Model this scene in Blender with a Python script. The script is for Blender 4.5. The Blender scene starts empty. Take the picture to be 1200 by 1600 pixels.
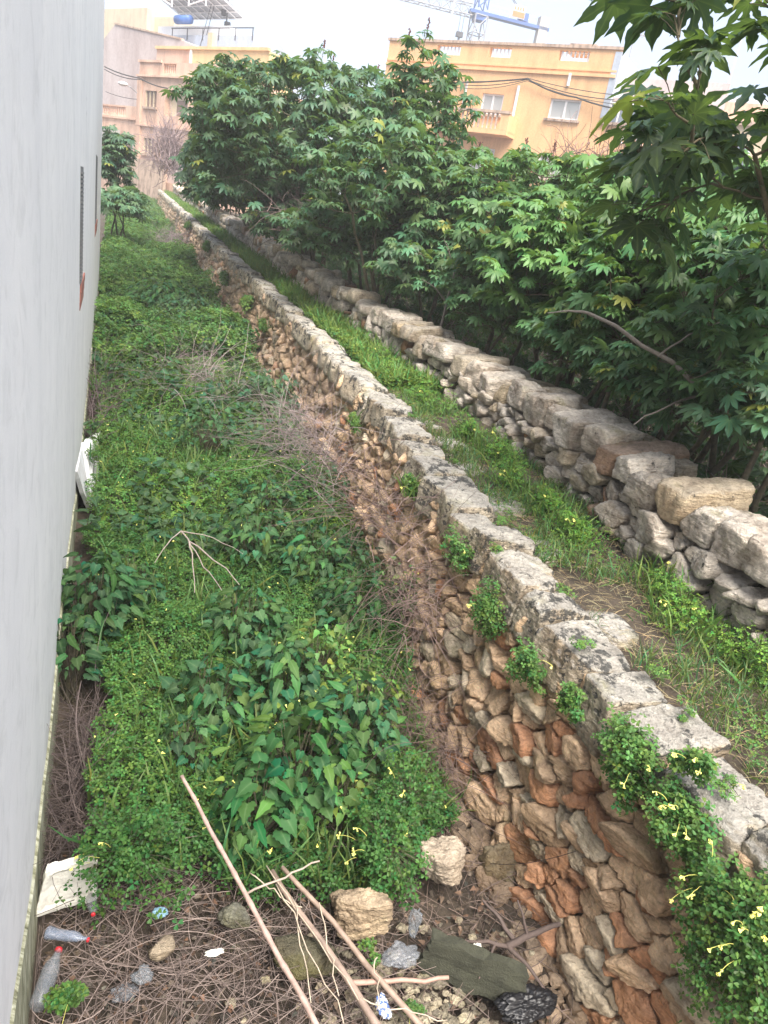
import bpy, math, random
import numpy as np
from mathutils import Matrix, Vector
rng = np.random.default_rng(11); random.seed(11)
R = math.radians
scene = bpy.context.scene
# ---------------------------------------------------------------- camera
CM = np.array([[0.93437359, 0.02632196, 0.3553212], [-0.31625802, -0.39802653, 0.86113631], [0.16409406, -0.9169962, -0.36358095]])
FPX = 1130.0
cam = bpy.data.cameras.new('camera'); camo = bpy.data.objects.new('camera', cam)
scene.collection.objects.link(camo); scene.camera = camo
cam.sensor_fit = 'VERTICAL'; cam.sensor_height = 36; cam.lens = FPX / 1600 * 36
cam.clip_start = 0.05; cam.clip_end = 3000
mw = Matrix.Identity(4)
for i in range(3):
    mw[i][0] = CM[i, 0]; mw[i][1] = -CM[i, 1]; mw[i][2] = -CM[i, 2]
camo.matrix_world = mw
# ---------------------------------------------------------------- world, sun, exposure
SUN_EL, SUN_AZ = R(60), R(176)      # azimuth clockwise from +Y
world = bpy.data.worlds.new('World'); scene.world = world; world.use_nodes = True
wn = world.node_tree
sky = wn.nodes.new('ShaderNodeTexSky'); sky.sky_type = 'NISHITA'; sky.sun_disc = False
sky.sun_elevation = SUN_EL; sky.sun_rotation = SUN_AZ; sky.air_density = 1.0; sky.dust_density = 4.5; sky.ozone_density = 1.0
mxs = wn.nodes.new('ShaderNodeMix'); mxs.data_type = 'RGBA'; mxs.inputs[0].default_value = .55; mxs.inputs[7].default_value = (1.02, 1.18, 1.46, 1)
tcw = wn.nodes.new('ShaderNodeTexCoord'); nzw = wn.nodes.new('ShaderNodeTexNoise'); nzw.inputs['Scale'].default_value = 2.2; nzw.inputs['Detail'].default_value = 6; mpw = wn.nodes.new('ShaderNodeMapping'); mpw.inputs['Scale'].default_value = (1, 1, 3.5)
wn.links.new(tcw.outputs['Generated'], mpw.inputs[0]); wn.links.new(mpw.outputs[0], nzw.inputs['Vector']); rw_ = wn.nodes.new('ShaderNodeValToRGB'); rw_.color_ramp.elements[0].position = .35; rw_.color_ramp.elements[0].color = (.86, .98, 1.28, 1); rw_.color_ramp.elements[1].position = .68; rw_.color_ramp.elements[1].color = (1.3, 1.38, 1.5, 1); wn.links.new(nzw.outputs['Fac'], rw_.inputs[0]); wn.links.new(rw_.outputs[0], mxs.inputs[7])
wn.links.new(sky.outputs[0], mxs.inputs[6]); wn.links.new(mxs.outputs[2], wn.nodes['Background'].inputs[0]); wn.nodes['Background'].inputs[1].default_value = 0.15
sl = bpy.data.lights.new('sun', 'SUN'); sl.energy = 3.0; sl.angle = R(45); sl.color = (1, .95, .87)
so = bpy.data.objects.new('sun', sl); scene.collection.objects.link(so)
sd = Vector((math.sin(SUN_AZ) * math.cos(SUN_EL), math.cos(SUN_AZ) * math.cos(SUN_EL), math.sin(SUN_EL)))
so.rotation_euler = sd.to_track_quat('Z', 'Y').to_euler()
scene.view_settings.view_transform = 'Standard'; scene.view_settings.look = 'None'
scene.view_settings.exposure = 1.85; scene.view_settings.gamma = 1
scene.cycles.max_bounces = 6; scene.cycles.transparent_max_bounces = 8
# ---------------------------------------------------------------- helpers
def ray(px, py):
    r = CM @ np.array([(px - 600) / FPX, (py - 800) / FPX, 1.0]); return r / np.linalg.norm(r)
def at(px, py, dist): return ray(px, py) * dist
SL = 0.0278
def ond(px, py, d):                       # a point on the sloping plane d metres under the eye
    r = ray(px, py); return r * (-d / (r[2] - SL * r[1]))
def hsh(ix, iy, iz, s):
    n = (ix * 374761393 + iy * 668265263 + iz * 2147483647 + s * 974634777) & 0xffffffff
    n = ((n ^ (n >> 13)) * 1274126177) & 0xffffffff
    return ((n ^ (n >> 16)) & 0xffff) / 65535.0
def vn(P, s=0):
    P = np.asarray(P, float); F = np.floor(P).astype(np.int64); f = P - F; f = f * f * (3 - 2 * f); o = 0
    for a in (0, 1):
        for b in (0, 1):
            for c in (0, 1):
                w = (f[:, 0] if a else 1 - f[:, 0]) * (f[:, 1] if b else 1 - f[:, 1]) * (f[:, 2] if c else 1 - f[:, 2])
                o = o + w * hsh(F[:, 0] + a, F[:, 1] + b, F[:, 2] + c, s)
    return o * 2 - 1
def fbm(P, o=4, s=0):
    r = 0; a = 1; P = np.asarray(P, float)
    for k in range(o):
        r = r + a * vn(P * (2.03 ** k) + 17.3 * k, s + k); a *= .5
    return r
COL = scene.collection
def unit(v): return v / np.maximum(np.linalg.norm(v, axis=-1, keepdims=True), 1e-9)
class MB:
    def __init__(s): s.v = []; s.f = []; s.n = 0; s.c = []; s.w = []
    def add(s, V, F, col=None, vein=None):
        V = np.asarray(V, float).reshape(-1, 3); s.v.append(V)
        for f in (F if isinstance(F, list) else [F]):
            f = np.asarray(f, int)
            if f.size: s.f.append(f + s.n)
        k = len(V); s.n += k
        c = np.ones((k, 3)) * .5 if col is None else np.broadcast_to(np.asarray(col, float), (k, 3)); s.c.append(c)
        s.w.append(np.zeros(k) if vein is None else np.broadcast_to(vein, (k,)))
        return s
    def box(s, x0, x1, y0, y1, z0, z1, fr=None, col=None):
        V = np.array([[x, y, z] for x in (x0, x1) for y in (y0, y1) for z in (z0, z1)], float)
        if fr is not None: V = fr(V)
        return s.add(V, np.array([[0, 1, 3, 2], [4, 6, 7, 5], [0, 4, 5, 1], [2, 3, 7, 6], [0, 2, 6, 4], [1, 5, 7, 3]]), col)
    def build(s, name, mat, parent=None, smooth=False, label=None, kind=None):
        me = bpy.data.meshes.new(name); V = np.concatenate(s.v)
        idx = np.concatenate([f.ravel() for f in s.f]); tot = np.concatenate([np.full(len(f), f.shape[1]) for f in s.f])
        me.vertices.add(len(V)); me.loops.add(len(idx)); me.polygons.add(len(tot))
        off = np.zeros(3)
        me.vertices.foreach_set('co', V.ravel()); me.loops.foreach_set('vertex_index', idx)
        st = np.concatenate([[0], np.cumsum(tot)[:-1]]); me.polygons.foreach_set('loop_start', st)
        me.update(calc_edges=True)
        me.polygons.foreach_set('use_smooth', np.full(len(tot), smooth))
        a = me.attributes.new('col', 'FLOAT_COLOR', 'POINT'); C = np.ones((len(V), 4)); C[:, :3] = np.concatenate(s.c)
        a.data.foreach_set('color', C.ravel())
        a = me.attributes.new('vein', 'FLOAT', 'POINT'); a.data.foreach_set('value', np.concatenate(s.w))
        me.validate(); me.materials.append(mat)
        o = bpy.data.objects.new(name, me); COL.objects.link(o)
        if parent is not None:
            o.parent = parent; o.matrix_parent_inverse = Matrix.Translation(-parent.location)
        if label: o['label'] = label
        if kind: o['kind'] = kind
        return o
def thing(name, label, cat, loc=(0, 0, 0), group=None):
    o = bpy.data.objects.new(name, None); o.empty_display_size = .1; COL.objects.link(o); o.location = [float(c) for c in loc]
    return tag(o, label, cat, group)
def tag(o, label=None, cat=None, group=None, kind=None):
    for k, v in (('label', label), ('category', cat), ('group', group), ('kind', kind)):
        if v: o[k] = v
    return o
ICO = {}
def csphere(n):
    if n in ICO: return ICO[n]
    V = []; F = []; key = {}
    g = np.linspace(-1, 1, n + 1); g = np.tan(g * math.pi / 4)
    def vid(p):
        k = tuple(np.round(p, 6))
        if k not in key: key[k] = len(V); V.append(p)
        return key[k]
    for ax in range(3):
        for sg in (-1, 1):
            for i in range(n):
                for j in range(n):
                    q = []
                    for a, b in ((i, j), (i + 1, j), (i + 1, j + 1), (i, j + 1)):
                        p = [0, 0, 0]; p[ax] = sg; p[(ax + 1) % 3] = g[a]; p[(ax + 2) % 3] = g[b]; q.append(vid(p))
                    F.append(q if sg > 0 else q[::-1])
    ICO[n] = (unit(np.array(V, float)), np.array(F)); return ICO[n]
def rock(normals, dist, n=8, p=12, rough=.06, chips=3, seed=0, freq=1.0, pre=None):
    """convex block cut by planes, edges rounded by a smooth minimum, surface broken by noise"""
    D, F = csphere(n); r_ = np.random.default_rng(seed); fine = n >= 13
    N = unit(np.asarray(normals, float)); d = np.asarray(dist, float)
    sz = np.median(d)
    if chips:
        cn = unit(r_.normal(size=(chips, 3))); q = np.clip(cn @ N.T, 0, None)
        # support distance of the chip plane relative to the block
        X = D / np.max(np.clip(D @ N.T, 1e-4, None) / d, axis=1)[:, None]
        sup = (X @ cn.T).max(0); N = np.vstack([N, cn]); d = np.concatenate([d, sup * r_.uniform(.8, .96, chips)])
    q = np.clip(D @ N.T, 0, None) / d
    rr = (q ** p).sum(1) ** (-1.0 / p)
    V = D * rr[:, None]
    o = r_.uniform(0, 100, 3)
    q = V / sz * 1.1 * freq + o; f1 = fbm(q, 4, seed % 97); f2 = 1 - np.abs(fbm(q * 2.1 + 9, 3, seed % 89)) * 2
    V = V + D * ((f1 * .75 + np.minimum(f2, .6) * .45) * rough * sz)[:, None] * np.array([1, 1, 1.])
    if fine: V = V + D * (np.abs(fbm(V * 26 + o, 3, seed % 83)) * -.011 + fbm(V * 60 + o, 2, seed % 79) * .0025)[:, None]
    return V, F
def tubes(P, Rad, k=3, col=None):
    """P (N,K,3) paths, Rad (N,K)"""
    P = np.asarray(P, float); N, K, _ = P.shape; Rad = np.broadcast_to(np.asarray(Rad, float), (N, K))
    T = np.gradient(P, axis=1); T = unit(T)
    ref = np.where(np.abs(T[:, :, 2:3]) > .9, np.array([1., 0, 0]), np.array([0, 0, 1.]))
    A = unit(np.cross(T, ref)); B = np.cross(T, A)
    an = np.arange(k) * 2 * math.pi / k
    V = P[:, :, None, :] + Rad[:, :, None, None] * (A[:, :, None, :] * np.cos(an)[None, None, :, None] + B[:, :, None, :] * np.sin(an)[None, None, :, None])
    base = (np.arange(N) * K * k)[:, None, None]; i = np.arange(K - 1)[None, :, None] * k; j = np.arange(k)[None, None, :]; j2 = (j + 1) % k
    F = np.stack([base + i + j, base + i + j2, base + i + k + j2, base + i + k + j], -1).reshape(-1, 4)
    return V.reshape(-1, 3), F
def addtubes(mb, P, Rad, k=3, col=None):
    P = np.asarray(P, float)
    V, F = tubes(P, Rad, k)
    if col is not None and np.ndim(col) == 2: col = np.repeat(np.asarray(col), P.shape[1] * k, axis=0)
    mb.add(V, F, col)
def scatter(mb, proto, pos, fwd, nrm, scale, col):
    V, Fl, vein = proto; pos = np.asarray(pos, float); n = len(pos)
    if n == 0: return
    f = unit(fwd); x = unit(np.cross(f, nrm)); z = np.cross(x, f)
    s = np.broadcast_to(scale, (n,))[:, None, None]
    W = pos[:, None, :] + s * (V[None, :, 0:1] * x[:, None] + V[None, :, 1:2] * f[:, None] + V[None, :, 2:3] * z[:, None])
    k = len(V); Fs = [(Fl[None] + (np.arange(n) * k)[:, None, None]).reshape(-1, Fl.shape[1])]
    mb.add(W.reshape(-1, 3), Fs, np.repeat(np.broadcast_to(col, (n, 3)), k, axis=0), np.tile(vein, n))
def rdir(n, zmin=-1, zmax=1, r=rng):
    z = r.uniform(zmin, zmax, n); a = r.uniform(0, 2 * math.pi, n); q = np.sqrt(np.maximum(1 - z * z, 0))
    return np.stack([q * np.cos(a), q * np.sin(a), z], 1)
# ---------------------------------------------------------------- materials
class NT:
    def __init__(s, name):
        s.m = bpy.data.materials.new(name); s.m.use_nodes = True; s.t = s.m.node_tree; s.b = s.t.nodes['Principled BSDF']
        s.out = s.t.nodes['Material Output']
    def n(s, ty, **k):
        x = s.t.nodes.new(ty)
        for a, v in k.items(): setattr(x, a, v)
        return x
    def l(s, a, b): s.t.links.new(a, b)
    def noise(s, sc, det=6, rough=.6, vec=None, dist=0):
        x = s.n('ShaderNodeTexNoise'); x.inputs['Scale'].default_value = sc; x.inputs['Detail'].default_value = det
        x.inputs['Roughness'].default_value = rough; x.inputs['Distortion'].default_value = dist
        s.l(vec or s.pos(), x.inputs['Vector']); return x.outputs['Fac']
    def pos(s):
        if not hasattr(s, '_p'): s._p = s.n('ShaderNodeNewGeometry').outputs['Position']
        return s._p
    def ramp(s, fac, pts, interp='LINEAR'):
        x = s.n('ShaderNodeValToRGB'); e = x.color_ramp; e.interpolation = interp
        while len(e.elements) < len(pts): e.elements.new(.5)
        for el, (p, c) in zip(e.elements, pts):
            el.position = p; el.color = (*c, 1) if len(c) == 3 else c
        s.l(fac, x.inputs[0]); return x.outputs[0]
    def mix(s, fac, a, b, mode='MIX'):
        x = s.n('ShaderNodeMix', data_type='RGBA', blend_type=mode)
        for v, i in ((fac, 0), (a, 6), (b, 7)):
            if hasattr(v, 'links'): s.l(v, x.inputs[i])
            else: x.inputs[i].default_value = v if i == 0 else (*v, 1)
        return x.outputs[2]
    def attr(s, n, o='Color'): return s.n('ShaderNodeAttribute', attribute_name=n).outputs[o]
    def math(s, op, a, b=0, clamp=False):
        x = s.n('ShaderNodeMath', operation=op); x.use_clamp = clamp
        for v, i in ((a, 0), (b, 1)):
            if hasattr(v, 'links'): s.l(v, x.inputs[i])
            else: x.inputs[i].default_value = v
        return x.outputs[0]
    def bump(s, h, st=.5, d=.01, nrm=None):
        x = s.n('ShaderNodeBump'); x.inputs['Strength'].default_value = st; x.inputs['Distance'].default_value = d
        s.l(h, x.inputs['Height'])
        if nrm: s.l(nrm, x.inputs['Normal'])
        s.l(x.outputs[0], s.b.inputs['Normal']); return x.outputs[0]
    def set(s, col=None, rough=.8, **k):
        if col is not None:
            if hasattr(col, 'links'): s.l(col, s.b.inputs['Base Color'])
            else: s.b.inputs['Base Color'].default_value = (*col, 1)
        if hasattr(rough, 'links'): s.l(rough, s.b.inputs['Roughness'])
        else: s.b.inputs['Roughness'].default_value = rough
        for a, v in k.items(): s.b.inputs[a.replace('_', ' ')].default_value = v
        return s.m
def leaf_mat(name, veincol=(.25, .33, .1), veinstr=.35, rough=.5, trans=.3, spec=.35):
    t = NT(name); c = t.attr('col'); nz = t.noise(35, 3)
    c2 = t.mix(t.math('MULTIPLY', nz, .5), c, (.5, .5, .5), 'OVERLAY')
    v = t.math('POWER', t.attr('vein', 'Fac'), 9.0)
    c3 = t.mix(t.math('MULTIPLY', v, veinstr), c2, veincol)
    t.set(c3, rough, Specular_IOR_Level=spec)
    tr = t.n('ShaderNodeBsdfTranslucent'); t.l(t.mix(.6, c3, (.25, .4, .05), 'MIX'), tr.inputs[0])
    ms = t.n('ShaderNodeMixShader'); ms.inputs[0].default_value = trans
    t.l(t.b.outputs[0], ms.inputs[1]); t.l(tr.outputs[0], ms.inputs[2]); t.l(ms.outputs[0], t.out.inputs[0]); return t.m
M = {}
M['leaf'] = leaf_mat('castor_leaf', rough=.48, spec=.4)
M['herb'] = leaf_mat('herb_leaf', veinstr=.15, rough=.55, trans=.3)
M['broad'] = leaf_mat('broad_leaf', veincol=(.2, .3, .14), veinstr=.3, rough=.6, trans=.2, spec=.2)
t = NT('yellow_petal'); M['petal'] = t.set((.8, .77, .2), .5)
def bark(name, a, b, sc=30):
    t = NT(name); n = t.noise(sc, 5); t.bump(n, .5, .005); M[name] = t.set(t.mix(.4, t.ramp(n, [(.3, a), (.7, b)]), t.attr('col'), 'MULTIPLY'), .85)
bark('bark', (.06, .05, .045), (.2, .17, .14)); bark('castor_stem', (.05, .05, .03), (.16, .13, .08))
t = NT('dry_twig'); n = t.noise(60, 3); M['twig'] = t.set(t.mix(.5, t.attr('col'), t.ramp(n, [(.3, (.35, .3, .28)), (.7, (.9, .85, .8))]), 'MULTIPLY'), .85)
t = NT('cane'); n = t.noise(25, 5); 
M['cane'] = t.set(t.mix(.6, t.attr('col'), t.ramp(n, [(.3, (.45, .4, .36)), (.6, (1, .95, .9))]), 'MULTIPLY'), .6); t.bump(n, .3, .003)
# limestone of the coping: pale grey, ochre flanks, black and white lichen
def stone_mat(name, lichen=.5, lscale=9, ochre=.5, grey=.6):
    t = NT(name); base = t.attr('col')
    n1 = t.noise(6, 8, .65); n2 = t.noise(40, 8, .7); n3 = t.noise(2.2, 4, .5)
    c = t.mix(.85, base, t.ramp(n1, [(.28, (.4, .36, .33)), (.47, (.9, .87, .85)), (.66, (1.5, 1.47, 1.42))]), 'MULTIPLY')
    c = t.mix(.6, c, t.ramp(n2, [(.3, (.55, .52, .5)), (.55, (1.05, 1.03, 1)), (.75, (1.35, 1.35, 1.35))]), 'MULTIPLY')
    c = t.mix(t.math('MULTIPLY', t.ramp(n3, [(.45, (0, 0, 0)), (.65, (1, 1, 1))]), ochre), c, (.34, .2, .09))
    geo = t.n('ShaderNodeSeparateXYZ'); t.l(t.n('ShaderNodeNewGeometry').outputs['Normal'], geo.inputs[0])
    up = t.ramp(geo.outputs['Z'], [(.25, (0, 0, 0)), (.75, (1, 1, 1))])
    c = t.mix(t.math('MULTIPLY', up, grey), c, t.mix(.8, (.38, .375, .355), t.ramp(t.math('ADD', t.math('MULTIPLY', n2, .6), t.math('MULTIPLY', n1, .4)), [(.32, (.38, .37, .36)), (.5, (.9, .9, .9)), (.66, (1.35, 1.35, 1.33))]), 'MULTIPLY'))
    ms_ = t.n('ShaderNodeMapping'); ms_.inputs['Scale'].default_value = (2.0, 2.0, 14); t.l(t.pos(), ms_.inputs[0]); sn = t.noise(5, 7, .65, vec=ms_.outputs[0])
    c = t.mix(.6, c, t.ramp(sn, [(.34, (.5, .48, .46)), (.5, (1, 1, 1)), (.7, (1.15, 1.15, 1.15))]), 'MULTIPLY')
    # mossy yellow green in damp spots
    c = t.mix(t.math('MULTIPLY', t.ramp(t.noise(3.1, 5, .6, dist=.5), [(.58, (0, 0, 0)), (.7, (1, 1, 1))]), .45), c, (.2, .19, .06))
    if lichen:
        w = t.noise(lscale, 12, .72); big = t.noise(2.4, 5)
        th = t.math('ADD', w, t.math('MULTIPLY', t.math('SUBTRACT', big, .5), .5)); th = t.math('SUBTRACT', th, t.math('MULTIPLY', up, .05))
        L = t.ramp(th, [(.6 - .06 * lichen, (0, 0, 0)), (.66 - .06 * lichen, (1, 1, 1))])
        L = t.math('MULTIPLY', L, t.ramp(geo.outputs['Z'], [(-.3, (0, 0, 0)), (.1, (1, 1, 1))]))
        c = t.mix(t.math('MULTIPLY', L, .9), c, t.mix(.8, (.04, .041, .04), t.ramp(n2, [(.3, (.4, .4, .4)), (.7, (2, 2, 2))]), 'MULTIPLY'))
    vo = t.n('ShaderNodeTexVoronoi'); vo.inputs['Scale'].default_value = 38; t.l(t.pos(), vo.inputs['Vector'])
    h = t.math('ADD', t.math('MULTIPLY', n2, 1.0), t.math('MULTIPLY', t.ramp(vo.outputs['Distance'], [(0, (0, 0, 0)), (.25, (1, 1, 1))]), .25))
    h = t.math('ADD', h, t.math('MULTIPLY', t.noise(11, 6, .6), 1.6)); h = t.math('ADD', h, t.math('MULTIPLY', sn, 1.2))
    t.bump(h, 1.0, .03); return t.set(c, .92, Specular_IOR_Level=.2)
M['coping'] = stone_mat('weathered_limestone', 1.75, 11, .3, .75)
M['rubble'] = stone_mat('rubble_limestone', 0, 9, .3, .12)
M['boulder'] = stone_mat('boulder_limestone', -.3, 11, .25, .35)
M['chunk'] = stone_mat('broken_limestone', 0, 9, .15, .1)
t = NT('soil'); n = t.noise(9, 9, .7); n2 = t.noise(60, 5, .7)
c = t.ramp(n, [(.3, (.022, .017, .012)), (.55, (.06, .045, .032)), (.75, (.13, .1, .075))]); t.bump(t.math('ADD', n, t.math('MULTIPLY', n2, .3)), .9, .03)
M['soil'] = t.set(c, .95)
t = NT('white_render'); 
mp = t.n('ShaderNodeMapping'); mp.inputs['Scale'].default_value = (1, 2.2, .6); t.l(t.pos(), mp.inputs[0])
st = t.noise(1.2, 6, .6, vec=mp.outputs[0]); n1 = t.noise(.9, 4); 
c = t.ramp(st, [(.3, (.73, .725, .73)), (.5, (.76, .755, .755)), (.7, (.8, .79, .785))])
c = t.mix(.5, c, t.ramp(n1, [(.3, (.85, .86, .88)), (.7, (1.05, 1.05, 1.05))]), 'MULTIPLY')
vo = t.n('ShaderNodeTexVoronoi'); vo.inputs['Scale'].default_value = 1.7; t.l(t.pos(), vo.inputs['Vector'])
c = t.mix(t.ramp(t.math('ADD', vo.outputs['Distance'], t.math('MULTIPLY', t.noise(30, 3), .02)), [(.04, (1, 1, 1)), (.052, (0, 0, 0))]), c, (.1, .1, .12))
st2 = t.noise(5, 7, .7, dist=1); zz = t.n('ShaderNodeSeparateXYZ'); t.l(t.pos(), zz.inputs[0]); hgt = t.math('SUBTRACT', zz.outputs['Z'], t.math('MULTIPLY', zz.outputs['Y'], SL))
low_ = t.math('SUBTRACT', 1.0, t.math('MULTIPLY', t.math('ADD', hgt, 3.42), 1.0), True); spl = t.ramp(t.math('ADD', t.math('MULTIPLY', low_, .55), t.math('MULTIPLY', st2, .6)), [(.5, (0, 0, 0)), (.85, (1, 1, 1))]); c = t.mix(t.math('MULTIPLY', spl, .55), c, (.3, .29, .22)); c = t.mix(t.math('MULTIPLY', t.ramp(st2, [(.5, (0, 0, 0)), (.72, (1, 1, 1))]), .28), c, (.33, .34, .33))
t.bump(t.math('ADD', t.noise(3.5, 8, .65), t.math('MULTIPLY', t.noise(120, 3), .15)), .35, .012); M['render'] = t.set(c, .75, Specular_IOR_Level=.3)
t = NT('stained_plinth'); mp = t.n('ShaderNodeMapping'); mp.inputs['Scale'].default_value = (1, 3.0, .35); t.l(t.pos(), mp.inputs[0])
s1 = t.noise(7, 8, .7, vec=mp.outputs[0], dist=1.2); s2 = t.noise(25, 6)
c = t.ramp(s1, [(.3, (.05, .055, .03)), (.43, (.2, .2, .12)), (.55, (.42, .42, .3)), (.7, (.55, .55, .45))]); c = t.mix(.4, c, t.ramp(s2, [(.35, (.5, .5, .45)), (.6, (1.1, 1.1, 1.1))]), 'MULTIPLY')
t.bump(s1, .8, .01); M['plinth'] = t.set(c, .9)
def paint(name, col, sc=1.5, dirt=(.6, .52, .45), amt=.5, rough=.85, bump=.1):
    t = NT(name); mp = t.n('ShaderNodeMapping'); mp.inputs['Scale'].default_value = (1, 1, .3); t.l(t.pos(), mp.inputs[0])
    n1 = t.noise(sc, 8, .65, vec=mp.outputs[0]); n2 = t.noise(sc * 9, 5)
    c = t.mix(amt, col, t.ramp(n1, [(.3, dirt), (.55, (1, 1, 1)), (.8, (1.06, 1.05, 1.03))]), 'MULTIPLY')
    c = t.mix(.35, c, t.ramp(n2, [(.3, (.6, .58, .56)), (.6, (1.05, 1.05, 1.05))]), 'MULTIPLY')
    t.bump(n2, bump, .01); M[name] = t.set(c, rough); return M[name]
paint('orange_paint', (.76, .45, .22)); paint('pink_stone', (.68, .46, .34), 1.2, (.45, .36, .32), .7); paint('mauve_render', (.52, .45, .43), .6, (.6, .52, .5), .7)
paint('cream_paint', (.62, .52, .36)); paint('yellow_paint', (.66, .5, .26)); paint('pale_blue_paint', (.42, .47, .55), .8); paint('trim_white', (.75, .74, .74), 3, (.8, .78, .75), .3)
paint('grime_stone', (.5, .37, .28), 4, (.25, .22, .2), .9); paint('grey_metal', (.35, .35, .37), 3, (.5, .45, .42), .6, .5); paint('crane_blue', (.06, .13, .36), 3)
paint('slot_grey', (.17, .175, .18), 3); paint('dark_metal', (.06, .06, .07), 3); paint('brick_red', (.3, .12, .09), 8, (.5, .45, .45), .6); paint('concrete', (.38, .37, .35), 3)
paint('crane_white', (.6, .6, .62)); paint('crane_orange', (.65, .2, .06)); paint('foam_white', (.75, .73, .66), 6, (.45, .42, .36), .5, .9, .5); paint('board_white', (.72, .74, .76), 3)
paint('moss_concrete', (.05, .052, .034), 12, (.4, .4, .4), .8, .95, .8); paint('wire_black', (.03, .03, .03)); paint('rust_wire', (.05, .03, .025))
t = NT('window_glass'); M['glass'] = t.set((.16, .19, .23), .08, Specular_IOR_Level=.8)
t = NT('curtain_glass'); M['curtain'] = t.set((.4, .41, .4), .25)
t = NT('brown_shutter'); M['shutter'] = t.set((.2, .13, .1), .6)
t = NT('tank_blue'); M['tank'] = t.set((.05, .14, .42), .4)
t = NT('black_plastic'); n = t.noise(30, 4); t.bump(n, .2, .01); M['blackbag'] = t.set((.012, .012, .014), .42, Specular_IOR_Level=.5)
def clear(name, col, alpha, rough=.3):
    t = NT(name); t.set(col, rough, Specular_IOR_Level=.9); t.b.inputs['Alpha'].default_value = alpha; t.bump(t.noise(9, 1, .5, dist=1.2), .35, .02); M[name] = t.m
clear('clear_plastic', (.3, .33, .36), .26); clear('bottle_plastic', (.35, .42, .55), .3); clear('cloudy_plastic', (.28, .3, .33), .28)
t = NT('red_cap'); M['redcap'] = t.set((.5, .02, .03), .4)
t = NT('printed_wrapper'); n = t.noise(45, 3); M['wrapper'] = t.set(t.ramp(n, [(.42, (.1, .16, .35)), (.5, (.65, .68, .72))], 'CONSTANT'), .35)
t = NT('blue_scrap'); M['bluescrap'] = t.set((.25, .42, .55), .4)
# ---------------------------------------------------------------- the lie of the wall and the lane
def xo(y):   # outer (gap side) edge of the coping
    return np.interp(y, [-2, 1.2, 2.6, 4.2, 6.4, 10, 16, 28, 62], [2.42, 2.36, 2.30, 2.38, 2.60, 2.74, 2.80, 2.72, 2.75])
def xi(y):   # inner edge of the coping
    return np.interp(y, [-2, 1.6, 2.7, 4.0, 6.1, 9, 16, 62], [2.86, 2.76, 2.76, 2.80, 3.05, 3.18, 3.2, 3.1])
def xf(y):   # face of the right hand wall
    return np.interp(y, [-2, 2.2, 3.5, 5, 7, 9, 13, 25, 62], [3.55, 3.6, 3.66, 3.85, 3.92, 3.82, 3.7, 3.7, 3.75])
def wr(y):   # thickness of the right hand wall
    return np.interp(y, [0, 3, 6, 10, 20, 60], [.75, .7, .72, .6, .5, .45])
DG, DC, DP, DT = 3.42, 2.0, 2.1, 1.5
def ztop(y, d): return -d + SL * y
WHX = lambda y: -.26 - .007 * y
YB = 21.5
# ---------------------------------------------------------------- ground
ys = np.concatenate([np.arange(-6, 8, .12), np.arange(8, 24, .3), np.arange(24, 66, 1.0), np.array([75, 90, 120, 170, 260, 420, 800, 1500.])])
def gy(y): return SL * np.minimum(y, 70)
cols = []
for nm in ['L3', 'L2', 'L1'] + ['g%d' % i for i in range(18)] + ['s0', 's1'] + ['p%d' % i for i in range(7)] + ['w0', 'w1'] + ['r%d' % i for i in range(22)]:
    cols.append(nm)
G = np.zeros((len(ys), len(cols), 3))
rr_ = [0, .3, .6, 1, 1.5, 2, 2.6, 3.3, 4, 5, 6, 8, 10, 13, 17, 22, 30, 45, 80, 160, 400, 1000]
for i, y in enumerate(ys):
    o_, i_, f_ = xo(y), xi(y), xf(y)
    for j, nm in enumerate(cols):
        if nm[0] == 'L': x = {'3': -900, '2': -60, '1': -4}[nm[1]]; d = DG
        elif nm[0] == 'g': x = -1.2 + (o_ + .13 + 1.2) * int(nm[1:]) / 17.; d = DG
        elif nm == 's0': x = o_ + .16; d = DG - .35
        elif nm == 's1': x = o_ + .2; d = DC + .16
        elif nm[0] == 'p': x = i_ - .1 + (f_ + .12 - i_ + .1) * int(nm[1:]) / 6.; d = DP + (.0 if int(nm[1:]) else .04)
        elif nm == 'w0': x = f_ + .2; d = DP - .1
        elif nm == 'w1': x = f_ + wr(y) - .15; d = DP - .05
        else: x = f_ + wr(y) + rr_[int(nm[1:])]; d = DP + .35
        G[i, j] = (x, y, -d + gy(y))
g = G.reshape(-1, 3)
near = (g[:, 0] > -1.1) & (g[:, 0] < 300)
g[:, 2] += np.where(near, fbm(g * [1.3, 1.3, 0], 4, 3) * .05, 0)
nr, nc = len(ys), len(cols)
ii, jj = np.meshgrid(np.arange(nr - 1), np.arange(nc - 1), indexing='ij')
F = np.stack([ii * nc + jj, ii * nc + jj + 1, (ii + 1) * nc + jj + 1, (ii + 1) * nc + jj], -1).reshape(-1, 4)
mb = MB(); mb.add(g, F); go = mb.build('ground', M['soil'], smooth=True); tag(go, 'dark soil of the gap, the lane and the field', 'ground', kind='structure')
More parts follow.
